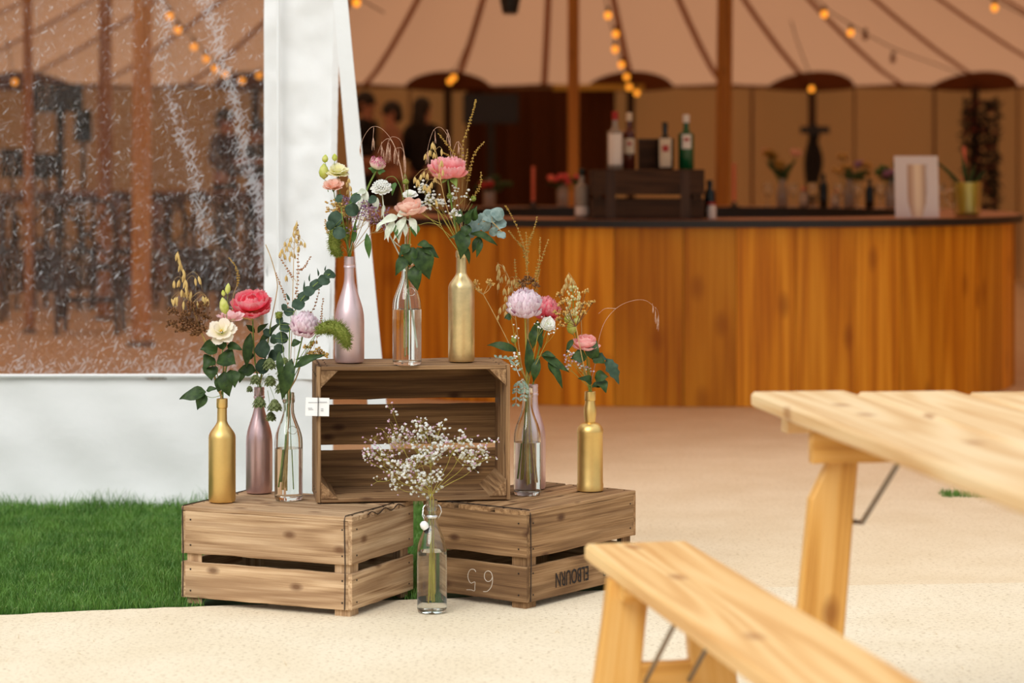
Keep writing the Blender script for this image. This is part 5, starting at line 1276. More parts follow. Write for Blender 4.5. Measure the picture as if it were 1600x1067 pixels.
# ---------------- whisky shaped gold bottle (R2)
k = 'R2'
p = plant('rose', 'salmon pink rose in the whisky shaped gold bottle', 'flower', k)
c = F(k,916,545,-0.03); stem(p,k,c,[F(k,919,585,-0.02)],0.0022); bloom(p,c,V(0.0,-0.22,0.97),ROSE(1.25),'pet_pink',81); calyx(p,c,V(0,-0.2,0.97),0.008,0.010)
p = plant('snapdragon', 'cream and green flower spike above the salmon pink rose', 'flower', k)
_, sm = stem(p,k,F(k,895,445,0.0),[F(k,908,565,0.03),F(k,897,500,0.01)],0.0015); R = random.Random(5); b = MB()
for i in range(90):
    t_ = R.random(); y = 448+t_*55; w = 4+9*math.sin(PI*min(1,t_*0.9+0.1)); c = F(k,896-3*t_+R.uniform(-w,w),y,R.uniform(-0.012,0.012)); b.ball(c,0.0034*R.uniform(0.6,1.1),6,4,(1,1,1.5))
b.build('florets', M['pet_lemon'] if False else leafmat('cream_floret',(0.62,0.58,0.22,1),(0.85,0.78,0.50,1),0.3,0.8,120), p, True, 'stuff')
buds(p,k,[(893,512,16,22,900,535),(886,498,10,14,896,520),(902,500,9,14,900,520)])
p = plant('oat_stalk', 'golden oat tuft at the top of the whisky shaped gold bottle', 'grass', k)
oats(p,k,[(912,580),(908,500),(905,470),(900,445),(890,428)],[(888,428),(884,434),(892,433),(886,440),(896,438),(882,444),(900,446),(890,442),(879,450),(903,456),(906,470)],0.045,L=0.022)
p = plant('dried_umbel', 'tan seed clusters around the cream flower spike', 'seed head', k)
umbel(p,k,[(875,475),(880,490),(872,500),(884,470),(915,455),(918,475),(925,474),(910,478),(868,488),(890,488),(878,508),(912,490),(874,462)],-0.075,'orange_fl',0.0030,'brownseed',n=13,rad=0.010,st_mid=[(912,570),(900,510)],r=0.0014)
p = plant('rose_foliage', 'dark glossy rose leaves around the mouth of the whisky shaped gold bottle', 'foliage', k)
stem(p,k,F(k,920,560,-0.03),None,0.0016)
leafset(p,k,[(916,556,892,560,26),(922,560,932,532,24),(926,560,946,566,18),(925,598,905,590,16),(930,592,950,588,24),(934,595,948,612,22),(895,530,884,552,9),(925,602,938,604,12)],'rosegreen',-0.05)
leafset(p,k,[(924,560,950,562,18),(948,560,968,600,20)],'eucdark',-0.04,'ovate',0.15)
p = plant('gypsophila', 'pink and white gypsophila left of the salmon pink rose', 'flower', k)
spray(p,k,[(888,556,14,10),(905,570,16,9),(912,575,12,7),(885,570,8,8)],-0.05,14,0.015,['white_fl','pink_fl','pink_fl'],0.0033,None,'stemyellow',seed=9)
p = plant('brome_grass', 'single arching grass stem curving far to the right of the gold bottle', 'grass', k)
brome(p,k,[[(932,560),(937,525),(948,498),(968,478),(992,469),(1010,470),(1025,482)],[(962,482),(946,482),(935,490)]],[(1024,484,22),(1029,492,26),(1020,478,12)],0.03)

# ---------------- swing top bottle on the floor (S)
k = 'S'
p = plant('gypsophila', 'big airy spray of white and pink gypsophila in the swing top bottle', 'flower', k)
R = random.Random(12); tw = MB(); flw = [MB(), MB(), MB()]
top = BT[k]['top']; node = top+V(0,0,0.015)
def floret(q, pink):
    i = 2 if R.random() < pink else R.randrange(2); r_ = R.uniform(0.0022,0.0052)*(0.75 if i == 2 else 1.0)
    flw[i].ball(q, r_, 6, 4, (1,1,0.8))
    for _ in range(2): flw[i].ball(q+V(R.uniform(-1,1),R.uniform(-1,1),R.uniform(-1,1))*r_*0.8, r_*0.6, 5, 3)
for (cx_, cy, rx, ry, n, pink) in [(620,680,34,32,62,0.75),(590,700,26,24,48,0.8),(650,690,34,34,72,0.35),(672,680,28,26,44,0.25),(640,720,36,22,56,0.3),(672,712,26,22,46,0.05),(668,745,22,20,42,0.05),(605,735,26,18,30,0.35),(712,690,26,26,44,0.45),(742,705,22,20,36,0.35),(758,714,12,10,14,0.4),(725,700,22,20,26,0.3),(612,755,14,12,12,0.1),(660,770,14,14,16,0.0),(640,740,20,16,18,0.1)]:
    c = F(k,cx_,cy,R.uniform(-0.05,0.05)); a = R.uniform(0,6.28)
    if cx_ in (620,650,672,712,605,742,640): stem(p,k,node.lerp(c,0.15),None,0.0010,'stemyellow')
    j = node.lerp(c,0.15); m = j.lerp(c,0.6)+V(0,0,-0.012)
    tw.tube(smooth_path([j, j.lerp(m,0.5), m, c],4), [0.0010,0.0009,0.0009,0.0009,0.0008,0.0008,0.0007,0.0007,0.0006,0.0006,0.0006,0.0005,0.0005], 4)
    subs = [m.lerp(c,0.6)]
    for i in range(max(4,n//5)):
        e = c+V(R.gauss(0,0.5)*rx*DL[k]/FPX, R.gauss(0,0.018), R.gauss(0,0.5)*ry*DL[k]/FPX); tw.tube(smooth_path([m.lerp(c,R.uniform(0.2,0.9)), m.lerp(e,0.6)+V(0,0,0.003), e],3), 0.0005, 3); subs.append(e)
    for i in range(int(n*1.35)):
        s = subs[R.randrange(len(subs))]; q = s+V(R.gauss(0,0.011),R.gauss(0,0.011),R.gauss(0.004,0.011)); tw.tube([s,q],0.0003,3); floret(q, pink)
tw.build('twigs', M['stemyellow'], p, kind='stuff')
for bb, m in zip(flw, ('white_fl','white_fl','pink_fl')): bb.build('florets', M[m], p, True, 'stuff')

# ================================================================== BAR
BC = V(0.95, 14.6, 0); BA, BB, BN = 2.0, 2.12, 2.4; BTOP = 0.962
def bar_pt(a, off=0.0, z=0.0):
    c, s = math.cos(a), math.sin(a)
    f = lambda q: (abs(q)**(2/BN))*(1 if q >= 0 else -1)
    return V(BC.x+(BA+off)*f(c), BC.y+(BB+off)*f(s), z)
# arc-length table
TAB = []; L_ = 0; prev = bar_pt(0)
for i in range(1441):
    a = 2*PI*i/1440; q = bar_pt(a); L_ += (q-prev).length; prev = q; TAB.append((L_, a))
def ang_at(s):
    s %= TAB[-1][0]
    lo, hi = 0, len(TAB)-1
    while hi-lo > 1:
        m_ = (lo+hi)//2
        if TAB[m_][0] <= s: lo = m_
        else: hi = m_
    f = (s-TAB[lo][0])/max(1e-9, TAB[hi][0]-TAB[lo][0]); return TAB[lo][1]+(TAB[hi][1]-TAB[lo][1])*f
bar = thing('bar_counter', 'curved wooden bar with vertical planks and a black edged top', 'bar', V(BC.x, BC.y, -0.006))
total = TAB[-1][0]; s = 0.0; R = random.Random(21)
while s < total-0.05:
    w = min(R.choice([0.27,0.31,0.34,0.36]), total-s); 
    if total-s-w < 0.12: w = total-s
    vs = []; fs = []; nn = 5; jit = R.uniform(-0.004,0.004)
    for i in range(nn+1):
        a = ang_at(s+0.002+(w-0.004)*i/nn); a2 = a
        for off, z in ((jit,-0.004),(jit,0.925),(jit-0.022,0.925),(jit-0.022,-0.004)): vs.append(bar_pt(a, off, z))
    for i in range(nn):
        for k in range(4): fs.append((i*4+k, i*4+4+k, i*4+4+(k+1)%4, i*4+(k+1)%4))
    fs += [(0,1,2,3), (nn*4+3,nn*4+2,nn*4+1,nn*4)]
    b = MB(); b.add(vs, fs); o = b.build('plank', M['bar'], bar)
    for pl in o.data.polygons: pl.use_smooth = False
    s += w
def ring(name, o1, o2, z0, z1, mat, n=160):
    b = MB(); vs = []; fs = []
    for i in range(n):
        a = 2*PI*i/n; 
        for off, z in ((o1,z0),(o1,z1),(o2,z1),(o2,z0)): vs.append(bar_pt(a, off, z))
    for i in range(n):
        j = (i+1) % n
        for k in range(4): fs.append((i*4+k, j*4+k, j*4+(k+1)%4, i*4+(k+1)%4))
    b.add(vs, fs); return b.build(name, mat, bar)
ring('countertop', 0.035, -0.50, 0.925, BTOP, M['bartop'])
ring('edge_band', 0.050, 0.0352, 0.921, BTOP-0.003, M['black'])
ring('inner_edge_band', -0.5002, -0.515, 0.885, BTOP+0.004, M['black'])
ring('inner_panel', -0.46, -0.48, -0.004, 0.9245, M['blackcloth'])

# --- things on the bar
def bar_front(px, inset=0.2):
    """spot on the front counter below an image column"""
    best = None
    for i in range(720):
        a = PI+PI*i/720; q = bar_pt(a, -inset, BTOP+0.0008)
        e = abs(CX+FPX*q.x/q.y-px)
        if best is None or e < best[0]: best = (e, q)
    return best[1]
def bar_back(px, inset=0.25):
    best = None
    for i in range(720):
        a = PI*i/720; q = bar_pt(a, -inset, BTOP+0.0008); e = abs(CX+FPX*q.x/q.y-px)
        if best is None or e < best[0]: best = (e, q)
    return best[1]
q = bar_front(1009, 0.17)+V(0,0,0.0022); cw = 175*q.y/FPX
crB, pB = crate('wooden_crate', 'very dark old crate lying on the bar top with bottles on it', cw, 0.30, 0.255, q, (0,0,0.02), M['crate_old'], feet=0.0, gap=0.022, h1=0.118)
b = MB()
for i in (-1,1): b.box((i*(cw/2-0.10), -0.1515, 0.125), (0.05,0.003,0.25))
b.build('batten', M['darkwood'], crB, local=True)
def spirit(label, px, base, h, r, rn, glass, lab, cap, capmat, labspan=(0.25,0.75), square=False, mark=None, labarc=0.95):
    t = thing('bottle', label, 'bottle', base); b = MB(); hs = h*0.66
    prof = [(0.0,0.002),(r*0.9,0),(r,0.006),(r,hs)]+[(r+(rn-r)*math.sin(i/6*PI/2), hs+h*0.12*(1-math.cos(i/6*PI/2))) for i in range(1,7)]+[(rn,h*0.90),(rn*0.9,h*0.9)]
    b.lathe(prof, 8 if square else 24, base); b.build('glass_body', glass, t, True)
    b = MB(); z0, z1 = labspan[0]*h, labspan[1]*h; vs = []; n = 14
    for i in range(n+1):
        a = -PI/2-labarc+2*labarc*i/n; vs += [base+V(math.cos(a)*(r+0.0012),math.sin(a)*(r+0.0012),z0), base+V(math.cos(a)*(r+0.0012),math.sin(a)*(r+0.0012),z1)]
    b.add(vs, [(2*i,2*i+2,2*i+3,2*i+1) for i in range(n)]); lo = b.build('label_paper', lab, t, True)
    if mark:
        b = MB(); b.box(base+V(0,-r-0.002,z0+(z1-z0)*0.65), (r*0.7,0.001,(z1-z0)*0.22)); b.build('label_mark', mark, lo)
    b = MB(); b.lathe([(rn*1.1,h*0.86),(rn*1.15,h*0.87),(rn*1.15,h*cap),(rn*0.9,h*cap+0.003)], 16, base); b.build('cap', capmat, t, True); return t
cz = q.z+0.255+0.0008; cy = q.y
pb = lambda px, dy=0.0: V((px-CX)*(cy+dy)/FPX, cy+dy, cz)
spirit('clear spirit bottle with white label and red cap on the bar crate', 961, pb(961,-0.04), 0.30, 0.042, 0.015, M['paleglass'], M['whitelabel'], 1.0, M['red'], (0.08,0.62))
spirit('amber bottle with cream label beside the red capped one', 983, pb(983,0.03), 0.295, 0.033, 0.014, M['amberglass'], M['label'], 1.0, M['label'], (0.28,0.55), mark=M['red'])
spirit('square dark bottle with a tall cream label on the bar crate', 1039, pb(1039,-0.02), 0.245, 0.047, 0.014, M['darkglass'], M['label'], 1.0, M['darkglass'], (0.05,0.66), mark=M['red'], labarc=0.7)
spirit('green gin bottle with white cap on the bar crate', 1072, pb(1072,0.02), 0.285, 0.041, 0.015, M['greenglass'], M['whitelabel'], 1.0, M['whitelabel'], (0.38,0.64), mark=M['red'], labarc=0.6)
bx = V((1012-CX)*(cy+0.09)/FPX, cy+0.09, cz); t = thing('dark_box', 'dark box standing behind the bottles on the bar crate', 'box', bx)
b = MB(); b.box(bx+V(0,0,0.075), (0.10,0.09,0.15)); b.build('carton', M['crate_old'], t); b = MB(); b.box(bx+V(0,0,0.155), (0.106,0.096,0.012)); b.build('lid', M['darkwood'], t)
q2 = bar_front(909, 0.12); spirit('small clear bottle with dark cap left of the dark crate on the bar', 909, q2, 0.26, 0.040, 0.016, M['paleglass'], M['whitelabel'], 1.0, M['darkglass'], (0.08,0.25))
q2 = bar_front(1109, 0.28); spirit('dark blue bottle at the right end of the bar crate', 1104, q2, 0.20, 0.030, 0.014, M['darkglass'], M['darkglass'], 1.0, M['darkglass'])
q2 = bar_front(1112, 0.12); spirit('little white jar with red lid right of the bar crate', 1110, q2, 0.085, 0.024, 0.020, M['whitelabel'], M['whitelabel'], 1.0, M['red'], (0.1,0.5))
# printed card with a picture of a paper cup
q2 = bar_front(1432, 0.10); t = thing('printed_card', 'white card with a printed tan cup standing on the bar', 'sign', q2, (0,0,0.06))
rt = Matrix.Rotation(math.radians(-6),3,'X'); b = MB(); b.box((0,0,0.165), (0.235,0.006,0.33), rt); b.build('card', pmat('grey_white_card',(0.74,0.73,0.78,1),0.6), t, local=True)
cupm = pmat('printed_cup', (0.6,0.45,0.3,1), 0.6); n = N(cupm); tcn = n.n('TexCoord'); sp = n.n('SeparateXYZ'); n.l(tcn.outputs['Object'], sp.inputs[0])
mr = n.n('MapRange'); mr.inputs['From Min'].default_value = -0.052; mr.inputs['From Max'].default_value = 0.046; n.l(sp.outputs['X'], mr.inputs[0])
n.l(n.ramp(mr.outputs[0], [(0.0,(0.42,0.27,0.19)),(0.3,(0.62,0.47,0.36)),(0.52,(0.88,0.78,0.62)),(0.72,(0.80,0.68,0.52)),(1.0,(0.45,0.32,0.25))]), n.b.inputs['Base Color'])
b = MB(); prof = [(0.030,0.005),(0.034,0.03),(0.048,0.08),(0.050,0.12),(0.049,0.28),(0.046,0.285)]; vs = []
for w, z in prof: vs += [rt @ V(-w,-0.0036,z-0.165)+V(0,0,0.165), rt @ V(w,-0.0036,z-0.165)+V(0,0,0.165)]
b.add(vs, [(2*i,2*i+1,2*i+3,2*i+2) for i in range(len(prof)-1)]); b.build('cup_print', cupm, t, local=True)
b = MB()
for i in range(14): b.box(rt @ V(0.056,-0.0038,0.115-i*0.012)+V(0,0,0.165), (0.010 if i == 0 else 0.005,0.0006,0.005), rt)
b.build('side_print', M['ink'], t, local=True)
b = MB(); b.box((0,0.05,0.0875), (0.05,0.004,0.19), Matrix.Rotation(math.radians(26),3,'X')); b.build('strut', M['paper'], t, local=True)
# plant in a gold pot inside a glass
q2 = bar_front(1511, 0.14); t = thing('potted_aloe', 'aloe with dark spear leaves in a gold pot inside a glass on the bar', 'plant', q2)
b = MB(); b.lathe([(0.055,0.0),(0.075,0.01),(0.085,0.19),(0.082,0.19),(0.070,0.015),(0.0,0.012)], 28, q2); b.build('glass_holder', glassmat('green_tint_glass',(0.90,0.94,0.72,1)), t, True)
b = MB(); b.lathe([(0.0,0.016),(0.046,0.016),(0.050,0.06),(0.056,0.185),(0.050,0.185),(0.046,0.165),(0.0,0.165)], 28, q2); b.build('pot', M['goldpot'], t, True)
for (dx, dz, w) in ((-0.19,0.33,0.022),(-0.03,0.36,0.024),(0.05,0.30,0.020),(0.10,0.26,0.018),(-0.10,0.22,0.018)):
    leaf(t, q2+V(dx*0.12,0,0.15), q2+V(dx,rnd(-0.05,0.05),dz), w, 'rosegreen', None, 0.05, 0.5, 'lance')
b = MB(); b.tube([q2+V(-0.07,0,0.15), q2+V(-0.115,0,0.14), q2+V(-0.12,0,0.09), q2+V(-0.075,0,0.05)], 0.006, 8); b.build('glass_handle', glassmat('clear_handle',(0.9,0.95,0.9,1)), t, True)
# far side of the bar: vases of flowers, bottles, candles
def vase_flowers(px, h, mats, label, seed):
    q = bar_back(px); t = thing('flower_vase', label, 'vase', q); R = random.Random(seed)
    b = MB(); b.lathe([(0.0,0.002),(0.035,0),(0.040,0.01),(0.040,0.10),(0.022,0.15),(0.020,0.19),(0.017,0.19),(0.017,0.15)], 18, q); b.build('bottle', M['paleglass'], t, True)
    for i in range(6):
        e = q+V(R.uniform(-0.13,0.13), R.uniform(-0.08,0.08), h*R.uniform(0.65,1.0)); b = MB(); b.tube([q+V(0,0,0.12), q.lerp(e,0.6)+V(0,0,0.02), e], 0.003, 5); st = b.build('stem', M['midgreen'], t)
        b = MB()
        for k in range(9):
            a = 2*PI*k/9; b.ball(e+V(math.cos(a)*0.024,math.sin(a)*0.024,R.uniform(-0.01,0.015)), 0.017, 6, 4)
        b.build('flower_head', M[R.choice(mats)], st, True)
        leaf(t, q+V(0,0,0.19), e+V(R.uniform(-0.08,0.08),0,-0.04), 0.045, 'rosegreen')
vase_flowers(1222, 0.40, ['pet_peach','orange_fl','dock'], 'bottle vase of orange and yellow flowers on the far bar top', 1)
vase_flowers(1327, 0.34, ['dock','orange_fl','purple_fl'], 'bottle vase of ochre seed heads on the far bar top', 2)
vase_flowers(1392, 0.30, ['purple_fl','midgreen'], 'bottle vase of dusky flowers beside the printed card', 3)
vase_flowers(880, 0.24, ['pet_coral','rosegreen'], 'low bottle vase with red flowers behind the slim tent pole', 4)
vase_flowers(765, 0.20, ['red','rosegreen'], 'low bottle vase with a red bloom under the dark screen', 5)
for px, h, gl, lab in ((1287,0.22,'darkglass','dark green bottle on the far bar top under the heater bar'),(1359,0.19,'darkglass','small black bottle on the far bar top between two vases'),(1255,0.13,'paleglass','stubby pale bottle on the far bar top by the orange flowers'),(1305,0.11,'paleglass','squat glass bottle on the far bar top beside the dark green one')):
    q2 = bar_back(px, 0.3); spirit(lab, px, q2, h, 0.030, 0.012, M[gl], M['label'] if gl == 'paleglass' else M[gl], 1.0, M['darkglass'] if gl == 'darkglass' else M['candle'])
def candle(px, h, label):
    q2 = bar_back(px, 0.22); t = thing('candle', label, 'candle', q2)
    b = MB(); b.lathe([(0.0,0.001),(0.032,0.0),(0.034,0.006),(0.014,0.012),(0.013,0.035),(0.010,0.036)], 16, q2); b.build('holder', M['darkglass'], t, True)
    b = MB(); b.lathe([(0.0105,0.030),(0.0105,0.03+h),(0.002,0.034+h)], 12, q2); cd = b.build('wax', M['candle'], t, True)
    b = MB(); b.tube([q2+V(0,0,0.03+h), q2+V(0.001,0,0.045+h)], 0.001, 4); b.build('wick', M['black'], cd)
candle(1147, 0.26, 'tall coral candle on the far bar top beside the thick dark pole'); candle(833, 0.24, 'coral candle on the far bar top in front of the dark drape'); candle(1534, 0.36, 'tallest coral candle on the far bar top by the foliage trellis')
for i, px in enumerate((1200,1240,1270,1310,1340,1375,1435,None)):
    q2 = bar_back(px, 0.38) if px else bar_pt(0.35, -0.12, BTOP+0.0008); t = thing('wine_glass', 'stemmed wine glass on the far bar top', 'glass', q2, group='wine glasses on the far bar top')
    b = MB(); b.lathe([(0.0,0.001),(0.030,0.0),(0.030,0.003),(0.005,0.006),(0.004,0.07),(0.018,0.08),(0.034,0.11),(0.034,0.14),(0.028,0.165),(0.026,0.165),(0.032,0.135),(0.030,0.11),(0.010,0.082)], 18, q2); b.build('glass_body', M['glass'], t, True)

# ================================================================== FESTOON LIGHTS
def festoon(label, pts, bulbs, lit=True):
    """pts: cord (px, y, d); bulbs: px positions, found on the cord"""
    path = smooth_path([P(*q) for q in pts], 10); t = thing('festoon_string', label, 'string lights', path[0])
    b = MB(); b.tube(path, 0.006, 5); b.build('cord', M['cord'], t)
    for (x, y, d, on) in bulbs:
        c = P(x, y, d); p0 = min(path, key=lambda q: (q-c).length); bl = MB(); bl.ball(c, 0.030, 12, 8, (1,1,1.15)); o = bl.build('bulb', M['bulb'] if on else M['bulb_off'], t, True)
        b = MB(); b.lathe([(0.015,0.026),(0.017,0.03),(0.017,0.07),(0.008,0.075)], 10, c); b.build('socket', M['cord'], o)
        if (p0-c).length > 0.07: b = MB(); b.tube([p0, c+V(0,0,0.07)], 0.004, 4); b.build('drop_wire', M['cord'], t)
festoon('festoon string with seven lit bulbs falling towards the eave behind the bar', [(938,-70,19.0),(948,12,20.2),(962,64,21.8),(973,98,23.2),(983,126,24.4),(990,134,25.1)], [(950,24,20.3,1),(962,53,21.3,1),(961,77,21.9,1),(971,101,22.9,1),(979,120,23.8,1),(983,136,24.5,1),(995,145,25.0,1)])
festoon('festoon string with two lit bulbs sloping towards the foliage trellis', [(1220,-60,19.5),(1288,10,20.6),(1329,38,21.5),(1395,75,23.0),(1472,104,24.4),(1514,121,24.95)], [(1288,22,20.6,1),(1329,51,21.5,1),(1352,57,22.0,0),(1395,93,23.2,0)])
festoon('festoon string with one lit bulb crossing the right side of the roof', [(1440,-60,19.0),(1554,0,20.0),(1640,45,21.0)], [(1554,12,20.0,1)])
festoon('short festoon lead with a lit bulb at the eave beside the drape', [(750,10,23.2),(742,40,23.3),(716,100,24.5),(704,112,24.8)], [(703,127,24.85,1),(709,121,24.6,1)])
festoon('short festoon lead with a lit bulb above the dark heater bar', [(1234,24,23.5),(1244,60,23.7),(1262,108,24.6),(1268,120,24.9)], [(1268,139,24.85,1)])
festoon('festoon lead with one lit bulb beside the white strap', [(520,-60,17.0),(557,-8,18.0),(600,20,20.0)], [(557,4,18.0,1)])
festoon('festoon string with a run of bulbs seen through the clear window', [(240,-40,19.0),(265,14,20.0),(303,62,21.5),(337,98,23.0),(378,116,24.3),(405,112,24.85)], [(265,25,20.0,1),(278,47,20.5,1),(303,73,21.5,1),(322,92,22.3,1),(336,107,23.0,1),(352,116,23.6,1),(378,126,24.3,1),(405,118,24.8,1)])
festoon('festoon lead with a bulb at the eave pole in the clear window', [(10,60,23.6),(20,115,24.85)], [(23,128,24.8,1)])

# ================================================================== STAGE, PEOPLE, SCREENS, FURNITURE BEHIND
x0, x1 = P(-60,0,23.5).x, P(940,0,23.5).x
t = thing('stage', 'low dark stage along the back wall of the tent', 'stage', ((x0+x1)/2, 24.9, -0.006))
n_ = 6
for i in range(n_): board('stage_board', (x1-x0), 1.3/n_-0.006, 0.03, M['darkwood'], t, (0,-0.65+1.3/n_*(i+0.5),0.236), (0,0,0))
b = MB(); b.box(((x0+x1)/2, 24.9, 0.105), (x1-x0-0.1, 1.2, 0.215)); b.build('skirt', M['drape'], t)
SZ = 0.246
def skin_mesh(nodes, edges, name, mat, parent, sub=2):
    me = bpy.data.meshes.new(name); me.from_pydata([tuple(nd[0]) for nd in nodes], edges, []); me.update(); me.materials.append(mat)
    o = bpy.data.objects.new(name, me); COL.objects.link(o); o.parent = parent
    md = o.modifiers.new('skin', 'SKIN'); 
    for i, nd in enumerate(nodes):
        me.skin_vertices[0].data[i].radius = (nd[1], nd[1]*(nd[2] if len(nd) > 2 else 1)); 
    me.skin_vertices[0].data[0].use_root = True
    md.use_smooth_shade = True; s = o.modifiers.new('sub', 'SUBSURF'); s.levels = sub; s.render_levels = sub; return o
skinm = pmat('skin', (0.45,0.22,0.14,1), 0.5); hairm = pmat('dark_hair', (0.012,0.008,0.006,1), 0.6); darktop = pmat('black_shirt', (0.010,0.009,0.010,1), 0.85); pinktop = pmat('dusty_pink_shirt', (0.33,0.17,0.11,1), 0.85); trous = pmat('dark_trousers', (0.015,0.014,0.018,1), 0.85); burg = pmat('brown_jacket', (0.06,0.022,0.015,1), 0.85)
def person(px, ytop, d, rot, topm, label, hair='short', z0=SZ, reach=0.25):
    ht = CAMZ-(ytop-HY)*d/FPX-z0; x = (px-CX)*d/FPX; t = thing('person', label, 'person', (x, d, z0), (0,0,rot)); k = ht/1.72
    W = lambda a, b_, c: V(a*k, b_*k, c*k)
    nodes = [(W(0,0,0.93),0.13*k,0.8),(W(0,0,1.10),0.12*k,0.75),(W(0,0,1.28),0.135*k,0.72),(W(0,0.0,1.42),0.09*k,0.8),(W(0,-0.01,1.49),0.055*k),(W(0,-0.015,1.56),0.075*k),(W(0,-0.02,1.635),0.085*k,1.1)]
    edges = [(0,1),(1,2),(2,3),(3,4),(4,5),(5,6)]
    for s in (-1,1):
        i = len(nodes); nodes += [(W(s*0.17,0,1.39),0.058*k),(W(s*0.22,0.02,1.13),0.044*k),(W(s*0.17,-reach,1.02+reach*0.3),0.034*k),(W(s*0.16,-reach-0.09,1.04+reach*0.3),0.03*k,0.6)]
        edges += [(3,i),(i,i+1),(i+1,i+2),(i+2,i+3)]
        j = len(nodes); nodes += [(W(s*0.09,0,0.86),0.088*k),(W(s*0.10,-0.01,0.48),0.058*k),(W(s*0.10,0.01,0.09),0.04*k),(W(s*0.105,-0.12,0.035),0.035*k,0.8)]
        edges += [(0,j),(j,j+1),(j+1,j+2),(j+2,j+3)]
    skin_mesh(nodes, edges, 'body', skinm, t)
    sh = [(W(0,0,0.88),0.15*k,0.85),(W(0,0,1.10),0.145*k,0.8),(W(0,0,1.28),0.158*k,0.78),(W(0,0.0,1.41),0.105*k,0.85)]; e2 = [(0,1),(1,2),(2,3)]
    for s in (-1,1):
        i = len(sh); sh += [(W(s*0.175,0,1.39),0.075*k),(W(s*0.22,0.02,1.13),0.062*k),(W(s*0.18,-reach*0.8,1.03+reach*0.25),0.05*k)]; e2 += [(3,i),(i,i+1),(i+1,i+2)]
    skin_mesh(sh, e2, 'shirt', topm, t)
    tr = [(W(0,0,0.95),0.155*k,0.85),(W(0,0,0.90),0.15*k,0.85)]; e3 = [(0,1)]
    for s in (-1,1):
        i = len(tr); tr += [(W(s*0.09,0,0.80),0.105*k),(W(s*0.10,-0.01,0.48),0.078*k),(W(s*0.10,0.01,0.10),0.062*k)]; e3 += [(1,i),(i,i+1),(i+1,i+2)]
    skin_mesh(tr, e3, 'trousers', trous, t)
    b = MB(); b.ball(W(0,0.012,1.645), 0.104*k, 14, 9, (0.92,1.08,1.0)); b.ball(W(0,0.06,1.58), 0.075*k, 12, 8)
    if hair == 'long': b.ball(W(0,0.07,1.50), 0.085*k, 12, 8, (1,0.7,1.6))
    if hair == 'bun': b.ball(W(0.0,0.06,1.73), 0.05*k, 10, 7)
    b.build('hair', hairm, t, True, local=True)
    b = MB(); b.ball(W(0,-0.125,1.60), 0.017*k, 8, 6, (0.8,1.2,1.3)); b.build('nose', skinm, t, True, local=True)
    b = MB()
    for s in (-1,1): b.ball(W(s*0.092,0.0,1.60), 0.024*k, 8, 6, (0.4,0.8,1.3))
    b.build('ears', skinm, t, True, local=True)
    return t
person(572, 146, 25.35, math.radians(70), darktop, 'person in black standing next to the white strap', 'short')
person(611, 161, 24.45, math.radians(-75), pinktop, 'person in a dusty pink shirt facing someone in black', 'short')
person(660, 155, 24.8, math.radians(150), darktop, 'person in black with long dark hair standing apart behind the peony bud', 'long')
person(352, 172, 24.7, math.radians(60), burg, 'person in a dark brown jacket seen through the clear window', 'short', SZ, 0.38)
person(402, 190, 25.2, math.radians(-50), darktop, 'person in black at the right edge of the clear window', 'short')
def screen(pxc, y0, y1, wpx, d, label, zf=SZ):
    a, c = P(pxc,y0,d), P(pxc,y1,d); w = wpx*d/FPX; t = thing('screen', label, 'screen', (a.x, d, zf))
    b = MB(); b.box((a.x, d, (a.z+c.z)/2), (w,0.05,a.z-c.z)); pn = b.build('panel', M['screen'], t)
    b = MB(); h = (a.z-c.z)/2; zc = (a.z+c.z)/2
    for (dx, dz, sx_, sz) in ((0,h,w+0.02,0.02),(0,-h,w+0.02,0.02),(-w/2,0,0.02,2*h+0.02),(w/2,0,0.02,2*h+0.02)): b.box((a.x+dx, d-0.026, zc+dz), (sx_,0.012,sz))
    b.build('bezel', M['black'], pn)
    b = MB(); b.tube([(a.x, d+0.04, zf+0.03),(a.x, d+0.04, zc)], 0.045, 10); b.build('stand_pole', M['black'], t)
    b = MB(); b.lathe([(0.0,0.0),(0.28,0.0),(0.28,0.02),(0.05,0.04)], 20, (a.x, d+0.04, zf+0.001)); b.build('stand_base', M['black'], t)
screen(767, 148, 192, 84, 24.9, 'flat black screen on a pole stand in front of the dark drape')
screen(93, 132, 174, 72, 25.0, 'black monitor on a stand seen through the clear window')
def speaker(pxc, y0, y1, wpx, d, label):
    a, c = P(pxc,y0,d), P(pxc,y1,d); w = wpx*d/FPX; t = thing('loudspeaker', label, 'loudspeaker', (a.x, d, SZ)); zc = (a.z+c.z)/2; h = a.z-c.z
    b = MB(); b.box((a.x,d,zc),(w,w*0.9,h)); b.build('cabinet', M['blackcloth'], t)
    b = MB(); b.lathe([(w*0.36,0),(w*0.33,0.01),(w*0.1,-0.02),(0.0,-0.02)], 20, (a.x,d-w*0.45-0.012,zc-h*0.18), V(0,-1,0)); b.build('woofer', M['black'], t, True)
    b = MB(); b.lathe([(w*0.18,0),(w*0.16,0.008),(0.0,-0.01)], 16, (a.x,d-w*0.45-0.009,zc+h*0.28), V(0,-1,0)); b.build('tweeter', M['black'], t, True)
    b = MB(); b.tube([(a.x,d,SZ+0.01),(a.x,d,zc-h/2)], 0.02, 8); b.build('stand_pole', M['black'], t)
    b = MB()
    for k in range(3): b.tube([(a.x,d,SZ+0.25),(a.x+math.cos(k*2.09)*0.16,d+math.sin(k*2.09)*0.16,SZ+0.012)], 0.012, 6)
    b.build('tripod', M['black'], t)
speaker(130, 172, 222, 24, 24.4, 'tall black loudspeaker beside the monitor in the clear window')
speaker(20, 232, 278, 34, 24.7, 'wide black loudspeaker at the foot of the slim pole in the clear window')
speaker(72, 240, 275, 48, 24.5, 'squat black amplifier below the monitor in the clear window')
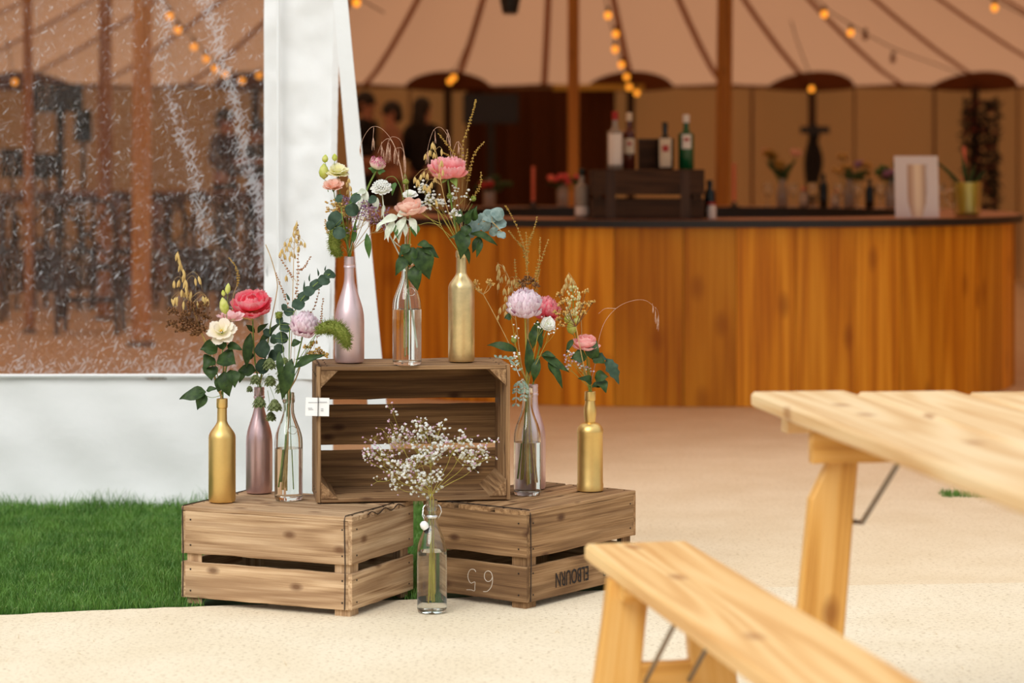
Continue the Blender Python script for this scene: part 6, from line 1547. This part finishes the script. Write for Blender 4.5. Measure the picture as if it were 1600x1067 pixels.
# hanging lamp at the top of the doorway view
c = P(797,-8,16.0); t = thing('hanging_speaker', 'black cone shaped speaker hanging from the tent roof', 'loudspeaker', c)
b = MB(); b.lathe([(0.0,-0.12),(0.05,-0.12),(0.075,0.0),(0.085,0.12),(0.05,0.16),(0.0,0.16)], 20, c); b.build('shell', M['black'], t, True)
b = MB(); b.tube([c+V(0,0,0.15), V(c.x,c.y,4.0)], 0.008, 6); b.build('cable', M['black'], t)
b = MB(); b.lathe([(0.0,-0.128),(0.046,-0.128),(0.048,-0.121)], 18, c); b.build('grille', M['steel'], t, True)
# heater bar on the eave pole, foliage trellis on the next
p0 = P(1274,203,25.5); t = thing('heater', 'dark bar heater mounted across an eave pole with cables hanging below', 'heater', (p0.x, 25.6, 0.9))
b = MB(); b.box((p0.x, 25.55, p0.z), (0.30,0.10,0.075)); b.build('heater_bar', M['black'], t)
b = MB(); b.box((p0.x, 25.62, p0.z), (0.06,0.10,0.12)); b.build('bracket', M['black'], t)
b = MB(); R = random.Random(8)
for i in range(7): b.tube(smooth_path([(p0.x+R.uniform(-0.04,0.04),25.6,p0.z-0.04),(p0.x+R.uniform(-0.09,0.07),25.57,p0.z-0.35),(p0.x+R.uniform(-0.08,0.06),25.58,p0.z-0.75)],4), 0.028, 6)
b.build('cable_bundle', M['blackcloth'], t)
p0 = P(1532,150,25.4); zt = CAMZ+(HY-150)*25.4/FPX; zb = 0.0; w = 50*25.4/FPX
t = thing('foliage_trellis', 'tall dark trellis filled with foliage and small red flowers in front of an eave pole', 'trellis', (p0.x, 25.4, -0.006))
for s in (-1,1): board('upright', zt, 0.03, 0.03, M['darkwood'], t, (s*w/2, 0, zt/2+0.002), (0,PI/2,0))
for i in range(7): board('rung', w, 0.02, 0.025, M['darkwood'], t, (0, 0.0, 0.25+i*(zt-0.3)/6), (0,0,0))
R = random.Random(4); b = MB(); b2 = MB()
for i in range(1100):
    q = V(p0.x+R.uniform(-w/2,w/2), 25.38+R.uniform(-0.05,0.05), R.uniform(0.05,zt-0.06)); d = V(R.uniform(-1,1),R.uniform(-1,0.2),R.uniform(-1,0.5)).normalized(); s2 = d.orthogonal().normalized()*0.02
    b.add([q, q+d*0.05+s2, q+d*0.10, q+d*0.05-s2], [(0,1,2,3)])
    if i % 14 == 0: b2.ball(q+V(0,-0.04,0), 0.022, 6, 4)
b.build('leaves', pmat('very_dark_leaf',(0.018,0.014,0.010,1),0.8), t, kind='stuff'); b2.build('flowers', pmat('dull_red_flower',(0.16,0.03,0.02,1),0.8), t, kind='stuff')

# dining furniture seen through the window
def chair_proto():
    r = thing('cross_back_chair', 'dark cross back chair', 'chair')
    def add(nm, pts, rad): 
        b = MB(); b.tube(smooth_path(pts,5), rad, 7); b.build(nm, M['darkwood'], r, True, local=True)
    b = MB(); b.box((0,0,0.45),(0.42,0.42,0.03)); b.box((0,0,0.432),(0.38,0.38,0.02)); b.build('seat', M['darkwood'], r, local=True)
    for s in (-1,1):
        add('leg', [(s*0.18,-0.18,0.44),(s*0.20,-0.21,0.0)], 0.017)
        add('leg', [(s*0.18,0.19,0.44),(s*0.20,0.24,0.0)], 0.017)
        add('back_post', [(s*0.185,0.19,0.44),(s*0.19,0.22,0.65),(s*0.17,0.25,0.86)], 0.016)
    add('top_rail', [(-0.17,0.25,0.86),(0,0.265,0.90),(0.17,0.25,0.86)], 0.018)
    add('cross_brace', [(-0.175,0.20,0.48),(0,0.225,0.66),(0.165,0.25,0.85)], 0.011); add('cross_brace', [(0.175,0.205,0.48),(0,0.235,0.66),(-0.165,0.255,0.85)], 0.011)
    add('stretcher', [(-0.19,-0.195,0.22),(0.19,-0.195,0.22)], 0.011); add('stretcher', [(-0.19,0.215,0.22),(0.19,0.215,0.22)], 0.011)
    return r
proto = chair_proto(); first = True
def copy_tree(o, parent=None):
    c = o.copy(); COL.objects.link(c); c.parent = parent
    for ch in list(o.children): copy_tree(ch, c)
    return c
chairs = [(4,482,3.0),(50,500,3.25),(98,482,3.05),(142,520,3.2),(194,482,3.0),(258,498,3.1),(306,481,3.2),(352,500,3.05),(400,482,3.15)]
TG = 'dark dining chairs behind the clear window'
for (px, yy, rz) in chairs:
    d = FPX*(CAMZ+0.006)/(yy-HY); o = proto if first else copy_tree(proto); first = False
    o.location = ((px-CX)*d/FPX, d, -0.006); o.rotation_euler = (0,0,rz); o.scale = (1.1,1.1,1.12); tag(o, 'dark wooden cross back chair seen through the clear tent window', 'chair', TG)
def dining_table(px, yy, label, Lx=2.2):
    d = FPX*(CAMZ+0.006)/(yy-HY); x = (px-CX)*d/FPX; t = thing('dining_table', label, 'table', (x, d, -0.006))
    for i in range(4): board('tabletop_plank', Lx, 0.215, 0.035, M['tablewood'], t, (0,-0.33+0.22*i,0.995), (0,0,0))
    for sx_ in (-1,1):
        for sy in (-1,1): b = MB(); b.box((sx_*(Lx/2-0.12), sy*0.34, 0.489),(0.07,0.07,0.976)); b.build('leg', M['tablewood'], t, local=True)
    b = MB(); b.box((0,0,0.94),(Lx-0.3,0.6,0.07)); b.build('apron', M['tablewood'], t, local=True)
dining_table(92, 468, 'brown plank high table left of the pale pole in the clear window', 1.45)
dining_table(333, 468, 'brown plank high table right of the pale pole in the clear window', 1.2)
